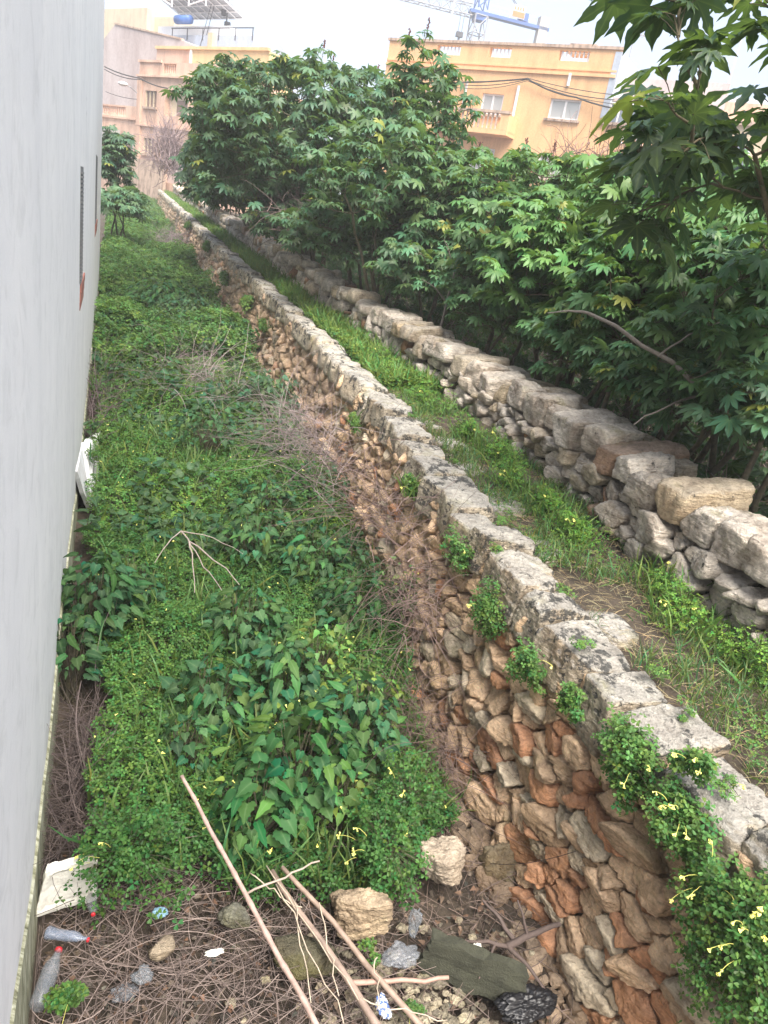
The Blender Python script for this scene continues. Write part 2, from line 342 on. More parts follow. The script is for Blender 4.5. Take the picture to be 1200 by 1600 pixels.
# ---------------------------------------------------------------- white building on the left
def wall_grid(mb, S, Z, holes, fr, w0, w1):
    S = sorted(set(np.round(S + [h[k] for h in holes for k in (0, 1)], 4))); Z = sorted(set(np.round(Z + [h[k] for h in holes for k in (2, 3)], 4)))
    ok = {}
    for i in range(len(S) - 1):
        for j in range(len(Z) - 1):
            cs, cz = (S[i] + S[i + 1]) / 2, (Z[j] + Z[j + 1]) / 2
            ok[i, j] = not any(h[0] < cs < h[1] and h[2] < cz < h[3] for h in holes)
    def q(pts): mb.add(fr(np.array(pts, float)), np.array([[0, 1, 2, 3]]))
    for (i, j), o in ok.items():
        if not o: continue
        a, b, c, d = S[i], S[i + 1], Z[j], Z[j + 1]
        q([(a, w1, c), (b, w1, c), (b, w1, d), (a, w1, d)]); q([(a, w0, c), (a, w0, d), (b, w0, d), (b, w0, c)])
        for (di, dj, pts) in ((-1, 0, [(a, w0, c), (a, w1, c), (a, w1, d), (a, w0, d)]), (1, 0, [(b, w0, c), (b, w0, d), (b, w1, d), (b, w1, c)]),
                              (0, -1, [(a, w0, c), (b, w0, c), (b, w1, c), (a, w1, c)]), (0, 1, [(a, w0, d), (a, w1, d), (b, w1, d), (b, w0, d)])):
            if not ok.get((i + di, j + dj), False): q(pts)
wb = thing('white_building', 'white rendered building wall with streaked paint and stained foot, along the gap', 'building', (-.3, 0, -3.4))
def frW(V):   # s along y, w outwards (+x), z
    V = np.asarray(V, float); return np.stack([WHX(V[:, 0]) + V[:, 1], V[:, 0], V[:, 2]], 1)
mb = MB(); slots = [(7.5, 8.25, -.97, .04), (14.3, 15.8, -.8, .3)]
wall_grid(mb, [-3, 0, 3, 6, 12, YB], [-3.6, -1, 2, 4.4], slots, frW, -.3, 0)
mb.add(np.array([[WHX(YB) - .3, YB, -3.6], [-9, YB, -3.6], [-9, YB, 4.4], [WHX(YB) - .3, YB, 4.4]]), np.array([[0, 1, 2, 3]]))
mb.add(np.array([[WHX(-3) - .3, -3, 4.4], [-9, -3, 4.4], [-9, YB, 4.4], [WHX(YB) - .3, YB, 4.4]]), np.array([[0, 1, 2, 3]]))
mb.build('wall', M['render'], wb)
mb = MB(); yy = np.arange(-3, YB + .01, .12); up = -3.42 + SL * yy + np.interp(yy, [0, 2, 2.7, 3.6, 5, 9, 22], [.6, .54, .42, .45, .52, .3, .12]) * (1 + .25 * fbm(np.stack([yy * 1.1, yy * 0, yy * 0], 1), 3, 5)) 
V = []; 
for k, y in enumerate(yy): V += [(WHX(y) + .012, y, -3.6), (WHX(y) + .012, y, up[k]), (WHX(y) + .0, y, up[k] + .012)]
F = np.array([[k * 3 + a, k * 3 + 3 + a, k * 3 + 4 + a, k * 3 + 1 + a] for k in range(len(yy) - 1) for a in (0, 1)])
mb.add(V, F); mb.build('plinth', M['plinth'], wb, label='weathered greenish foot of the white wall')
for (a, b, c, d) in slots:
    mb = MB(); mb.box(a + .004, b - .004, -.29, .002, c + .004, d - .004, frW); s_ = mb.build('slot_filling', M['slot_grey'], wb)  # dark grey block fills the slot flush with the wall face
    mb = MB()
    for k in range(int((d - c) / .035)): mb.box(a + .1, b - .25 * (b - a), .003, .012, c + k * .035, c + k * .035 + .02, frW)
    mb.build('conduit', M['slot_grey'], s_)
for (a, b, c, d) in ((7.6, 8.7, -1.22, -.985), (14.4, 16.4, -1.02, -.81)):
    mb = MB()
    for k in range(3):
        z0 = c + (d - c) * k / 3; mb.box(a + .03 * k, b - .05 * (2 - k), -.02, .006 + .004 * k, z0, z0 + (d - c) / 3 - .006, frW)
    mb.build('brick_patch', M['brick_red'], wb, label='exposed red brick under the slot')
# ---------------------------------------------------------------- stone walls
def cells(u0, u1, v0, v1, su, sv, seed, grade=0):
    r_ = np.random.default_rng(seed); pts = []
    nv = max(1, int(round((v1 - v0) / sv)));
    for j in range(-1, nv + 1):
        u = u0 - su * r_.uniform(0, 1)
        while u < u1 + su:
            w = su * r_.choice([.55, .8, 1.0, 1.35, 1.8], p=[.22, .26, .25, .17, .1])
            pts.append((u + w / 2, v0 + (j + .5) * (v1 - v0) / nv + r_.uniform(-.36, .36) * sv, w)); u += w
    return np.array(pts)
def voronoi_stones(P, su, sv, gap):
    """yield index, half planes in (u,v) around each site: anisotropic power cells"""
    S = np.array([sv / su * 1.15, 1.0]); Q = P[:, :2] * S; w = (P[:, 2] * S[0] * .42) ** 2
    for i in range(len(P)):
        dd = Q - Q[i]; L = np.hypot(dd[:, 0], dd[:, 1]); nb = np.where((L > 1e-6) & (L < 3.2 * sv))[0]
        n = dd[nb] / L[nb, None]; d = (L[nb] + (w[i] - w[nb]) / L[nb]) / 2
        N = n * S; m = np.hypot(N[:, 0], N[:, 1]); yield i, N / m[:, None], np.minimum(np.maximum(d / m - gap, .012), su * 1.1)
def face_stones(P, su, sv, gap, mapf, vrange, depth, nres, colf, seed, rough=.14, yr=None):
    out = []; r_ = np.random.default_rng(seed)
    for i, n, d in voronoi_stones(P, su, sv, gap):
        u, v = P[i, 0], P[i, 1]
        if not (vrange[0] < v < vrange[1]) or (yr and not (yr[0] < u < yr[1])): continue
        t1, t2 = r_.normal(0, .3, 2)
        sd_ = max(.16, P[:, 2].max() * .7); N = np.vstack([np.c_[n, r_.normal(0, .1, len(n))], [[t1, t2, 1]], [[0, 0, -1]], [[1, 0, 0], [-1, 0, 0], [0, 1, 0], [0, -1, 0]]]); fd = depth * r_.uniform(.4, 1.3)
        D = np.concatenate([d, [fd, .14], [sd_] * 4])
        V, F = rock(N, D, nres(u), 26, rough, int(r_.integers(4, 8)), seed * 7919 + i, 1.2)
        W = V + np.array([u, v, 0.0]); out.append((u, mapf(W), F, colf(r_, u, v), d.max()))
    return out
def map_left(W):
    u, v, w = W[:, 0], W[:, 1], W[:, 2]; dep = -v
    return np.stack([xo(u) + .17 - w - dep * .17 + .02, u, ztop(u, DC) + v], 1)
def col_left(r_, u, v):
    red = np.clip((-v - .25) / .9, 0, 1) * np.interp(u, [0, 2.3, 3.4, 5], [.95, .75, .35, .15])
    k = r_.uniform()
    if k < red * .65: c = np.array([.7, .37, .21]) * r_.uniform(.75, 1.2)
    elif k < .85: c = np.array([.74, .54, .36]) * r_.uniform(.75, 1.25)
    else: c = np.array([.72, .63, .48]) * r_.uniform(.75, 1.2)
    if u > 9: c = c * .55 + np.array([.33, .26, .22]) * .45
    return c
lw = thing('stone_wall', 'rubble retaining wall with lichen blotched coping beside the gap', 'stone wall', (2.4, 0, -3.4))
st1 = face_stones(cells(-.6, 9, -1.5, -.12, .19, .092, 5), .19, .092, .0045, map_left, (-1.48, -.13), .085, lambda u: 20 if u < 3.4 else 14 if u < 5 else 11, col_left, 5, yr=(-.5, 8.9))
st2 = face_stones(cells(8.9, 62, -1.5, -.12, .26, .14, 6), .26, .14, .004, map_left, (-1.48, -.13), .08, lambda u: 8 if u < 16 else 5 if u < 26 else 3, col_left, 6, yr=(8.9, 61))
def emit_stones(lst, root, one, many, mat, keep=100, ymin=.9):
    vis = sorted([s for s in lst if s[0] > ymin], key=lambda s: s[0] / max(s[4], .05) ** .5)[:keep]; ids = {id(s) for s in vis}
    for s in vis: MB().add(s[1], s[2], s[3]).build(one, mat, root, smooth=True)
    mb = MB(); k = 0
    for s in lst:
        if id(s) not in ids: mb.add(s[1], s[2], s[3]); k += 1
    if k: mb.build(many, mat, root, smooth=True, kind='stuff')
emit_stones(st1 + st2, lw, 'rubble_stone', 'rubble_stones', M['rubble'])
def block(y, L, x0, x1, zt, h, seed, n, tilt=0, rough=.05, chips=3, lean=0.15, p=12):
    r_ = np.random.default_rng(seed); j = lambda s: r_.normal(0, s)
    N = np.array([[-1, j(.07), j(.07) + .04], [1, j(.15), j(.12) + .15], [j(.1), -1, j(.1) + lean], [j(.1), 1, j(.1) + lean * .3], [j(.05) + tilt, j(.07), 1], [0, 0, -1], [-.75, j(.2), .8], [j(.2), -.8, .75], [j(.2), .8, .75]])
    w = (x1 - x0) / 2; D = np.array([w, w, L / 2, L / 2, h / 2, h / 2, (w * .75 + h / 2 * .8) / 1.1 * r_.uniform(.9, 1.04), (L / 2 * .8 + h / 2 * .75) / 1.1 * r_.uniform(.9, 1.02), (L / 2 * .8 + h / 2 * .75) / 1.1 * r_.uniform(.9, 1.02)])
    V, F = rock(N, D, n, p, rough, chips, seed, 1.2)
    a = j(.06); ca, sa = math.cos(a), math.sin(a); V = np.stack([V[:, 0] * ca - V[:, 1] * sa, V[:, 0] * sa + V[:, 1] * ca, V[:, 2]], 1)
    return V + np.array([(x0 + x1) / 2, y + L / 2, zt - h / 2]), F
lst = []; y = -.6; k = 0
while y < 61:
    L = rng.uniform(.26, .5) if y < 8 else rng.uniform(.25, .6); h = rng.uniform(.26, .31); ym = y + L / 2
    V, F = block(y, L * .965, xo(ym) + .05 - rng.uniform(0, .04), xi(ym) - .02 + rng.uniform(-.06, .03), ztop(ym, DC) + rng.uniform(-.05, .04), h, 300 + k, 34 if y < 4 else 20 if y < 8 else 8 if y < 20 else 4, tilt=.05, rough=.075, p=40, chips=3, lean=.03)
    c = np.array([.5, .45, .36]) * rng.uniform(.85, 1.15); lst.append((ym, V, F, c, L)); y += L; k += 1
emit_stones(lst, lw, 'coping_stone', 'coping_stones', M['coping'])
# second wall
rw = thing('dry_stone_wall', 'low dry stone wall of large pale boulders along the right of the lane', 'stone wall', (3.7, 0, -2.1))
HR = .58
def map_right(W):
    u, v, w = W[:, 0], W[:, 1], W[:, 2]
    return np.stack([xf(u) + .12 - w - .02 * v, u, ztop(u, DP) - .04 + v], 1)
def col_right(r_, u, v):
    k = r_.uniform()
    c = np.array([.62, .57, .5]) if k < .74 else np.array([.52, .45, .34]) if k < .93 else np.array([.38, .22, .13])
    return c * r_.uniform(.8, 1.15)
sr = face_stones(cells(.3, 9, -.1, .42, .24, .13, 15), .24, .13, .009, map_right, (-.1, .44), .14, lambda u: 18 if u < 6 else 13, col_right, 15, .12, yr=(.5, 8.9))
sr += face_stones(cells(8.9, 61, -.1, .42, .26, .2, 16), .26, .2, .004, map_right, (-.1, .4), .11, lambda u: 4, col_right, 16, yr=(8.9, 60))
emit_stones(sr, rw, 'wall_stone', 'wall_stones', M['boulder'])
lst = []; y = .6; k = 0
while y < 60:
    L = rng.uniform(.24, .5) if y < 9 else rng.uniform(.2, .45); ym = y + L / 2; h = rng.uniform(.2, .32) if y < 9 else rng.uniform(.16, .26)
    zt = ztop(ym, DT) + rng.uniform(-.07, .06); dx = rng.uniform(-.07, .05)
    c = col_right(rng, ym, 0) if k % 9 else np.array([.5, .41, .27]); c = c * .8 + np.array([.5, .46, .42]) * .2
    res = 30 if y < 7 else 18 if y < 11 else 6; W_ = float(wr(ym)); cut = W_ * rng.uniform(.45, .7) if k % 3 else W_ * rng.uniform(.85, 1.0)
    V, F = block(y, L * .95, xf(ym) - .02 + dx, xf(ym) + cut, zt + .04, h, 900 + k, res, tilt=rng.uniform(-.14, .1), rough=.085, chips=7, p=44, lean=rng.uniform(-.12, .2))
    if cut < W_ * .8:
        V2, F2 = block(y + rng.uniform(-.06, .06), L * .95, xf(ym) + cut + .01, xf(ym) + W_ + rng.uniform(-.06, .04), zt + .04 + rng.uniform(-.08, .03), h, 3900 + k, max(6, res * 2 // 3), tilt=rng.uniform(-.1, .1), rough=.1, chips=7, p=40); lst.append((ym + 2, V2, F2, col_right(rng, ym, 0), L))
    lst.append((ym, V, F, c, L)); y += L * .99; k += 1
    # loose pinning stones behind and on top
    if y < 14 and rng.uniform() < .55:
        q = rng.uniform(.12, .24)
        V, F = block(y, q * 1.2, xf(ym) + wr(ym) * .55, xf(ym) + wr(ym) * .55 + q, zt - .02 + rng.uniform(-.03, .05), .1, 1900 + k, 8, chips=4)
        lst.append((ym + 3, V, F, col_right(rng, 0, 0) * [.9, .8, .75], q))
emit_stones(lst, rw, 'boulder', 'boulders', M['boulder'])
# added core, unseen inside the second wall, so no light leaks through
mb = MB(); yk = np.arange(.5, 61, .5); V = []
for y in yk:
    a = xf(y) + .1; b = xf(y) + wr(y) - .1; z0 = ztop(y, DP) - .3; z1 = ztop(y, DT) - .3; V += [(a, y, z0), (a, y, z1), (b, y, z1), (b, y, z0)]
mb.add(V, np.array([[k * 4 + a, k * 4 + (a + 1) % 4, k * 4 + 4 + (a + 1) % 4, k * 4 + 4 + a] for k in range(len(yk) - 1) for a in range(4)]))
mb.build('light_block_core', M['soil'], rw)
# flat slabs set in the lane beside the coping
for k, (y, L, w) in enumerate([(2.9, .35, .25), (3.9, .3, .3), (4.7, .5, .3), (5.4, .4, .32), (6.1, .45, .34), (6.8, .4, .3), (7.6, .5, .3), (8.3, .45, .25)]):
    x = xi(y) - .02; V, F = block(y, L, x, x + w, ztop(y, DP) + .035, .12, 2500 + k, 12, chips=2)
    ordn = ['nearest', 'second', 'third', 'fourth', 'fifth', 'sixth', 'seventh', 'farthest'][k]
    tag(MB().add(V, F, (.45, .41, .36)).build('flat_stone', M['coping'], smooth=True), 'flat grey slab sunk in the lane beside the coping, %s of the eight' % ordn, 'stone', 'flat slabs in the lane')
# ---------------------------------------------------------------- leaf shapes
def palmate(nl=8, detail=True, droop=.35):
    V = [(0, 0, 0)]; vein = [1]; F = []; spread = R(300); a0 = -spread / 2
    st = spread / nl
    for k in range(nl + 1):
        a = a0 + k * st; V.append((math.sin(a) * .4, math.cos(a) * .4, .02)); vein.append(.3)
    for k in range(nl):
        a = a0 + (k + .5) * st; L = .62 + .38 * math.cos(a / 1.75); s, c = math.sin(a), math.cos(a)
        A, B = 1 + k, 2 + k; i = len(V)
        def pt(r, w, z): return (s * r + c * w, c * r - s * w, z - droop * r * r)
        if detail:
            V += [pt(L * .66, -.165 * L, .03), pt(L * .62, 0, -.025), pt(L * .66, .165 * L, .03), pt(L, 0, 0)]; vein += [0, 1, 0, .6]
            F += [(0, A, i + 1), (A, i, i + 1), (i, i + 3, i + 1), (0, i + 1, B), (B, i + 1, i + 2), (i + 1, i + 3, i + 2)]
        else:
            V += [pt(L, 0, 0), pt(L * .5, 0, -.02), pt(L * .66, -.16 * L, .03), pt(L * .66, .16 * L, .03)]; vein += [.6, 1, 0, 0]; F += [(0, A, i + 1), (A, i + 2, i + 1), (i + 2, i, i + 1), (0, i + 1, B), (B, i + 1, i + 3), (i + 1, i, i + 3)]
    return np.array(V), np.array(F), np.array(vein, float)
def palmate_fine(nl=8, droop=.3):
    V = [(0, 0, 0)]; vein = [1]; F = []; spread = R(305); a0 = -spread / 2; st = spread / nl; prof = [(.44, .0), (.5, .115), (.6, .165), (.66, .15), (.74, .125), (.79, .085), (.9, .04)]
    for k in range(nl + 1):
        a = a0 + k * st; V.append((math.sin(a) * .4, math.cos(a) * .4, .03)); vein.append(.2)
    for k in range(nl):
        a = a0 + (k + .5) * st; L = .62 + .38 * math.cos(a / 1.75); s, c = math.sin(a), math.cos(a); A, B = 1 + k, 2 + k; dr = droop * (1 + .4 * math.sin(k * 2.3))
        def pt(r, w, z): return (s * r + c * w, c * r - s * w, z - dr * r * r)
        i = len(V); m = len(prof) - 1; rows = prof[1:]
        for (r, w) in rows: V += [pt(L * r, -w * L, .035 + .01 * math.sin(r * 30)), pt(L * r, 0, -.02), pt(L * r, w * L, .035 + .01 * math.sin(r * 25))]; vein += [0, 1, 0]
        V.append(pt(L, 0, 0)); vein.append(.6); T = len(V) - 1
        F += [(0, A, i + 1), (A, i, i + 1), (0, i + 1, B), (B, i + 1, i + 2)]
        for q in range(m - 1):
            j = i + 3 * q; F += [(j, j + 3, j + 4), (j, j + 4, j + 1), (j + 1, j + 4, j + 5), (j + 1, j + 5, j + 2)]
        j = i + 3 * (m - 1); F += [(j, T, j + 1), (j + 1, T, j + 2)]
    return np.array(V), np.array(F), np.array(vein, float)
PAL, PALF, PALH = palmate(8), palmate(7, False), palmate_fine()
def outline_leaf(pts, fold=.12, droop=.25):
    """pts: right half outline (x,y) from base to tip"""
    n = len(pts); V = []; vein = []
    for (x, y) in pts: V.append((0, y, -droop * y * y)); vein.append(1)
    for s in (1, -1):
        for k, (x, y) in enumerate(pts): V.append((s * x, y + (0 if x == 0 else -.02), fold * x * (1 if k % 2 else .6) - droop * (y * y + x * x * .6))); vein.append(0)
    F = []
    for k in range(n - 1): F += [(k, n + k, n + k + 1), (k, n + k + 1, k + 1), (k, 2 * n + k + 1, 2 * n + k), (k, k + 1, 2 * n + k + 1)]
    return np.array(V), np.array(F), np.array(vein, float)
BROAD = outline_leaf([(0, 0), (.34, -.12), (.5, .08), (.38, .28), (.34, .45), (.2, .62), (.14, .8), (0, 1)])
DOCK = outline_leaf([(0, 0), (.1, -.02), (.2, .08), (.17, .2), (.26, .32), (.21, .45), (.24, .58), (.16, .72), (.12, .86), (0, 1.1)], .25, .45)
BROAD = outline_leaf([(0, 0), (.18, -.14), (.36, -.1), (.42, .06), (.52, .14), (.4, .27), (.44, .38), (.3, .5), (.27, .64), (.15, .74), (.1, .88), (0, 1)], .16, .4)
NET = outline_leaf([(0, 0), (.26, .06), (.33, .25), (.27, .42), (.2, .62), (.1, .8), (0, 1)], .3, .3)
def trefoil():
    V = []; F = []; vein = []
    for k in range(3):
        a = k * 2 * math.pi / 3; i = len(V)
        for (x, y, z) in ((0, .04, 0), (.2, .3, .05), (.34, .62, .1), (.2, .86, .1), (0, .7, 0), (-.2, .86, .1), (-.34, .62, .1), (-.2, .3, .05)):
            y2 = y; V.append((x * math.cos(a) + y2 * math.sin(a), -x * math.sin(a) + y2 * math.cos(a), z - .25 * y * y))
        vein += [1, .2, 0, 0, .8, 0, 0, .2]
        F += [(i, i + 1, i + 4), (i + 1, i + 2, i + 4), (i + 2, i + 3, i + 4), (i, i + 4, i + 7), (i + 7, i + 4, i + 6), (i + 6, i + 4, i + 5)]
    return np.array(V), np.array(F), np.array(vein, float)
TRE = trefoil()
def blade():
    V = []; 
    for k, (y, z, w) in enumerate(((0, 0, .03), (.05, .4, .03), (.2, .75, .022), (.5, 1.0, .002))): V += [(-w, y, z), (w, y, z)]
    return np.array(V), np.array([(0, 1, 3, 2), (2, 3, 5, 4), (4, 5, 7, 6)]), np.zeros(8)
BLD = blade()
def trumpet():
    V = []; F = []; n = 6
    for (y, r) in ((0, .07), (.55, .13), (.85, .22), (1, .34)):
        for k in range(n): V.append((r * math.cos(k * math.pi / 3), y, r * math.sin(k * math.pi / 3)))
    for j in range(3):
        for k in range(n): F.append((j * n + k, j * n + (k + 1) % n, j * n + n + (k + 1) % n, j * n + n + k))
    return np.array(V), np.array(F), np.zeros(len(V))
TRU = trumpet()
def greens(n, base, dv=.25, dh=.15, r=rng):
    k = r.normal(1, dv, (n, 1)).clip(.4, 1.8); h = r.normal(0, dh, (n, 1)); return np.clip(np.array(base) * k * (1 + h * np.array([[1.6, .1, -.6]])), .003, .9)
# ---------------------------------------------------------------- gap ground cover
def hcover(x, y):
    P = np.stack([x * 1.2, y * 1.0, x * 0], 1)
    return .32 + .24 * fbm(P * .9, 3, 21) + .05 * fbm(P * 4, 2, 9)
def edge_mask(x, y):
    e = fbm(np.stack([x * 2.5, y * 2.5, x * 0], 1), 3, 31) * .14
    front = np.interp(x, [-.2, 0, .4, .9, 1.25, 1.6, 2.1], [3.3, 2.85, 2.62, 2.6, 2.55, 2.75, 3.0])
    left = np.interp(y, [2.5, 3.4, 5.0, 9, 20], [.02, .02, -.12, -.22, -.4])
    right = np.interp(y, [2, 4, 5.5, 62], [1.95, 2.1, 2.5, 2.7])
    return (y + e > front) & (x + e * .8 > left) & (x < right)
def cover(name, label, y0, y1, dens, size, base, mat, seed, hk=1.0, clump=None, proto=None, thick=.22, cat='ground cover'):
    r_ = np.random.default_rng(seed); w = 3.4; n = int(dens * w * (y1 - y0))
    u = r_.uniform(0, 1, n); y = y0 + (y1 - y0) * u; x = r_.uniform(-.6, 2.8, n)
    m = edge_mask(x, y) & (x > WHX(y))
    cl = fbm(np.stack([x * 1.5, y * 1.5, x * 0], 1), 3, 41)
    if clump is not None: m &= (cl > clump) if clump > -5 else True
    x, y, cl = x[m], y[m], cl[m]; n = len(x)
    h = hcover(x, y) * hk; e = .04; gx = (hcover(x + e, y) - hcover(x - e, y)) / (2 * e); gyy = (hcover(x, y + e) - hcover(x, y - e)) / (2 * e)
    z = ztop(y, DG) + h * (1 - np.abs(r_.normal(0, thick, n))).clip(.05, 1.1)
    nr_ = unit(np.stack([-gx, -gyy, np.ones(n)], 1) + r_.normal(0, .38, (n, 3))); mb = MB()
    sc = size * r_.uniform(.6, 1.25, n)
    col = greens(n, base) * (1 + .35 * cl[:, None] * np.array([[1.2, .8, .5]])) * (.8 + .4 * r_.uniform(size=(n, 1)))
    scatter(mb, proto or TRE, np.stack([x, y, z], 1), rdir(n, -.3, .3, r_), nr_, sc, np.clip(col, .003, .8)); o = mb.build(name, mat)
    return tag(o, label, cat, kind='stuff'), (x, y, z)
GC = (.062, .15, .032)
cover('ground_cover', 'low green clover carpet filling the near part of the gap', 2.4, 6.5, 4200, .026, GC, M['herb'], 51, thick=.35)
cover('ground_cover', 'low green clover carpet in the middle of the gap', 6.5, 13, 2000, .034, (.085, .185, .035), M['herb'], 52, thick=.3)
cover('ground_cover', 'green weeds filling the far end of the gap', 13, 60, 480, .07, (.075, .16, .035), M['herb'], 53, hk=1.7, thick=.3)
# bluish darker weeds mixed in further up
cover('weeds', 'darker toothed weeds among the clover up the gap', 6, 45, 190, .13, (.03, .075, .032), M['herb'], 54, hk=1.35, clump=.05, proto=NET)
# fine grass blades through it
r_ = np.random.default_rng(60); n = 6500; y = 2.5 + 22 * r_.uniform(0, 1, n) ** 1.6; x = r_.uniform(-.3, 2.5, n); m = edge_mask(x, y); x, y = x[m], y[m]; n = len(x)
mb = MB(); scatter(mb, BLD, np.stack([x, y, ztop(y, DG) + hcover(x, y) * .6], 1), rdir(n, -.2, .2, r_), np.tile([0, 0, 1.], (n, 1)) + r_.normal(0, .3, (n, 3)), r_.uniform(.12, .28, n), greens(n, (.09, .15, .04)))
tag(mb.build('grass', M['herb']), 'thin grass blades standing through the clover in the gap', 'grass', kind='stuff')
# yellow blooms in the cover
n = 170; y = 2.7 + 14 * r_.uniform(0, 1, n) ** 1.7; x = r_.uniform(-.2, 2.2, n); m = edge_mask(x, y); x, y = x[m], y[m]; n = len(x); z = ztop(y, DG) + hcover(x, y) * 1.1 + .03
mb = MB(); scatter(mb, TRU, np.stack([x, y, z], 1), rdir(n, -.6, .3, r_), rdir(n, .2, 1, r_), r_.uniform(.016, .024, n), np.tile([.6, .55, .1], (n, 1)))
tag(mb.build('flowers', M['petal']), 'small yellow blooms dotted over the clover', 'flowers', kind='stuff')
# ---------------------------------------------------------------- broad-leaved plants in the gap
def stem_path(a, b, sag=.1, K=6, r=rng):
    t_ = np.linspace(0, 1, K)[:, None]; a = np.asarray(a, float); b = np.asarray(b, float); L = np.linalg.norm(b - a)
    return a + (b - a) * t_ + np.array([0, 0, 1]) * (sag * L * 4 * t_ * (1 - t_)) + r.normal(0, .012 * L, (K, 3)) * (t_ * (1 - t_) * 4)
def broad_plant(px, py, d, rad, h, nl, size, base, label, proto=BROAD, cat='plant', name='broad_leaved_plant', group='broad leaved plants in the gap', mat='broad', seed=0, flowers=0, z0=None):
    r_ = np.random.default_rng(seed + int(px * 7 + py)); c = ond(px, py, d) if z0 is None else np.array(z0, float)
    base_p = np.array([c[0], c[1], min(c[2] - h * .5, ztop(c[1], DG) + .02) if z0 is None else c[2]])
    root = thing(name, label, cat, base_p, group); mb = MB(); ms = MB()
    a = r_.uniform(0, 2 * math.pi, nl); q = np.sqrt(r_.uniform(0.02, 1, nl)) * rad; hh = h * (1 - .45 * (q / rad) ** 2) * r_.uniform(.55, 1.1, nl)
    P = np.stack([c[0] + q * np.cos(a), c[1] + q * np.sin(a), base_p[2] + hh], 1)
    out = np.stack([np.cos(a), np.sin(a), -.3 + r_.normal(0, .25, nl)], 1) + r_.normal(0, .35, (nl, 3))
    nrm = np.array([[0, 0, 1.]]) + r_.normal(0, .25, (nl, 3)) + .25 * np.stack([np.cos(a), np.sin(a), a * 0], 1) + np.array([[-.1, -.25, 0]])
    hh_ = greens(nl, base, .3, .18, r_); sz_ = size * r_.uniform(.35, 1.25, nl); dk = r_.uniform(0, 1, nl) < (.3 if proto is BROAD else 0)
    scatter(mb, proto, P[~dk], out[~dk], nrm[~dk], sz_[~dk], hh_[~dk]); scatter(mb, DOCK, P[dk], out[dk], nrm[dk], sz_[dk] * 1.2, hh_[dk] * [1.3, 1.25, .9])
    ns = min(nl, 90); Q = np.stack([stem_path(base_p + r_.normal(0, rad * .15, 3) * [1, 1, 0], P[k], .05, 5, r_) for k in range(ns)])
    addtubes(ms, Q, np.linspace(.004, .002, 5)[None] * np.ones((ns, 1)), 3, (.12, .16, .06))
    mb.build('leaves', M[mat], root, smooth=True); ms.build('stems', M['castor_stem'], root)
    if flowers:
        
        for k in r_.integers(0, nl, flowers):
            mf = MB(); scatter(mf, TRU, P[k:k + 1] + [0, 0, .03], rdir(1, -.4, .6, r_), rdir(1, 0, 1, r_), .02, np.array([[.6, .55, .1]])); mf.build('flower', M['petal'], root)
    return root
DK = (.028, .08, .03); DK2 = (.034, .092, .034)
bp = [(150, 940, 2.95, .3, .6, 130, .13, DK, 'dark broad leaved plant against the white wall beside the clover'),
      (205, 905, 2.95, .25, .45, 70, .11, DK, 'small dark broad leaved plant just right of the one against the white wall'),
      (110, 1010, 3.0, .18, .5, 50, .12, DK, 'broad leaved plant squeezed at the foot of the white wall'),
      (400, 830, 2.95, .4, .5, 120, .12, DK2, 'broad leaved plant behind the pale dead branch'),
      (500, 860, 2.95, .4, .5, 130, .12, DK2, 'dark broad leaved plant below the bramble heap on the wall'),
      (560, 930, 2.95, .35, .5, 110, .11, DK, 'shaded broad leaved plant in the corner between brambles and wall'),
      (380, 960, 3.0, .35, .42, 110, .12, DK2, 'broad leaved plant in the middle of the gap left of the yellowish nettles'),
      (440, 1050, 3.0, .3, .45, 90, .13, DK2, 'broad leaved plant under the left side of the yellowish nettles'),
      (330, 1080, 3.05, .3, .4, 90, .12, DK2, 'broad leaved plant above the tip of the long cane'),
      (290, 1160, 3.05, .18, .38, 50, .1, DK2, 'leafy plant growing around the upper tip of the long cane'),
      (470, 1190, 3.0, .36, .5, 110, .135, (.034, .1, .03), 'large leaved plant right of the cane, its leaves hanging over the twigs'),
      (400, 1270, 3.1, .25, .4, 60, .14, (.034, .1, .03), 'large leaved plant beside the cane at the front edge of the green'),
      (560, 1130, 3.0, .28, .5, 90, .12, DK, 'broad leaved plant below the nettles near the foot of the wall'),
      (420, 760, 2.95, .4, .4, 90, .11, DK, 'dark leafy plant between the clover and the grey bramble'),
      (330, 660, 2.95, .5, .45, 110, .12, DK, 'dark leafy plant in the middle of the gap beside the grey bramble'),
      (350, 520, 2.9, .8, .6, 160, .17, DK, 'dark leafy mound by the wall foot beyond the grey bramble'),
      (260, 460, 2.9, .9, .6, 160, .2, DK, 'dark leafy mound far up the gap below the purple bush')]
for k, a in enumerate(bp): broad_plant(*a[:4], a[4] * 1.4, int(a[5] * 2.1), a[6] * .66, *a[7:], seed=k)
NG = (.1, .19, .04)
for k, (px, py, rad, h, nl, lab) in enumerate([(500, 1000, .26, .62, 230, 'tall yellowish green nettle like plant in the middle of the green'), (580, 1050, .24, .55, 190, 'yellowish green leafy plant right of the tallest nettle'),
        (470, 1100, .2, .5, 130, 'yellowish green leafy plant in front of the tallest nettle'), (620, 920, .22, .75, 110, 'bright green leafy plant against the wall under the brambles'), (540, 1190, .2, .45, 110, 'yellowish green plant between the nettles and the large pale rock'), (370, 1190, .13, .42, 60, 'small yellowish shoot beside the long cane')]):
    broad_plant(px, py, 2.9, rad, h, nl, .06, NG if k != 3 else (.08, .17, .04), lab, proto=NET, name='leafy_weed', group='yellowish leafy weeds', mat='herb', seed=40 + k, flowers=8)
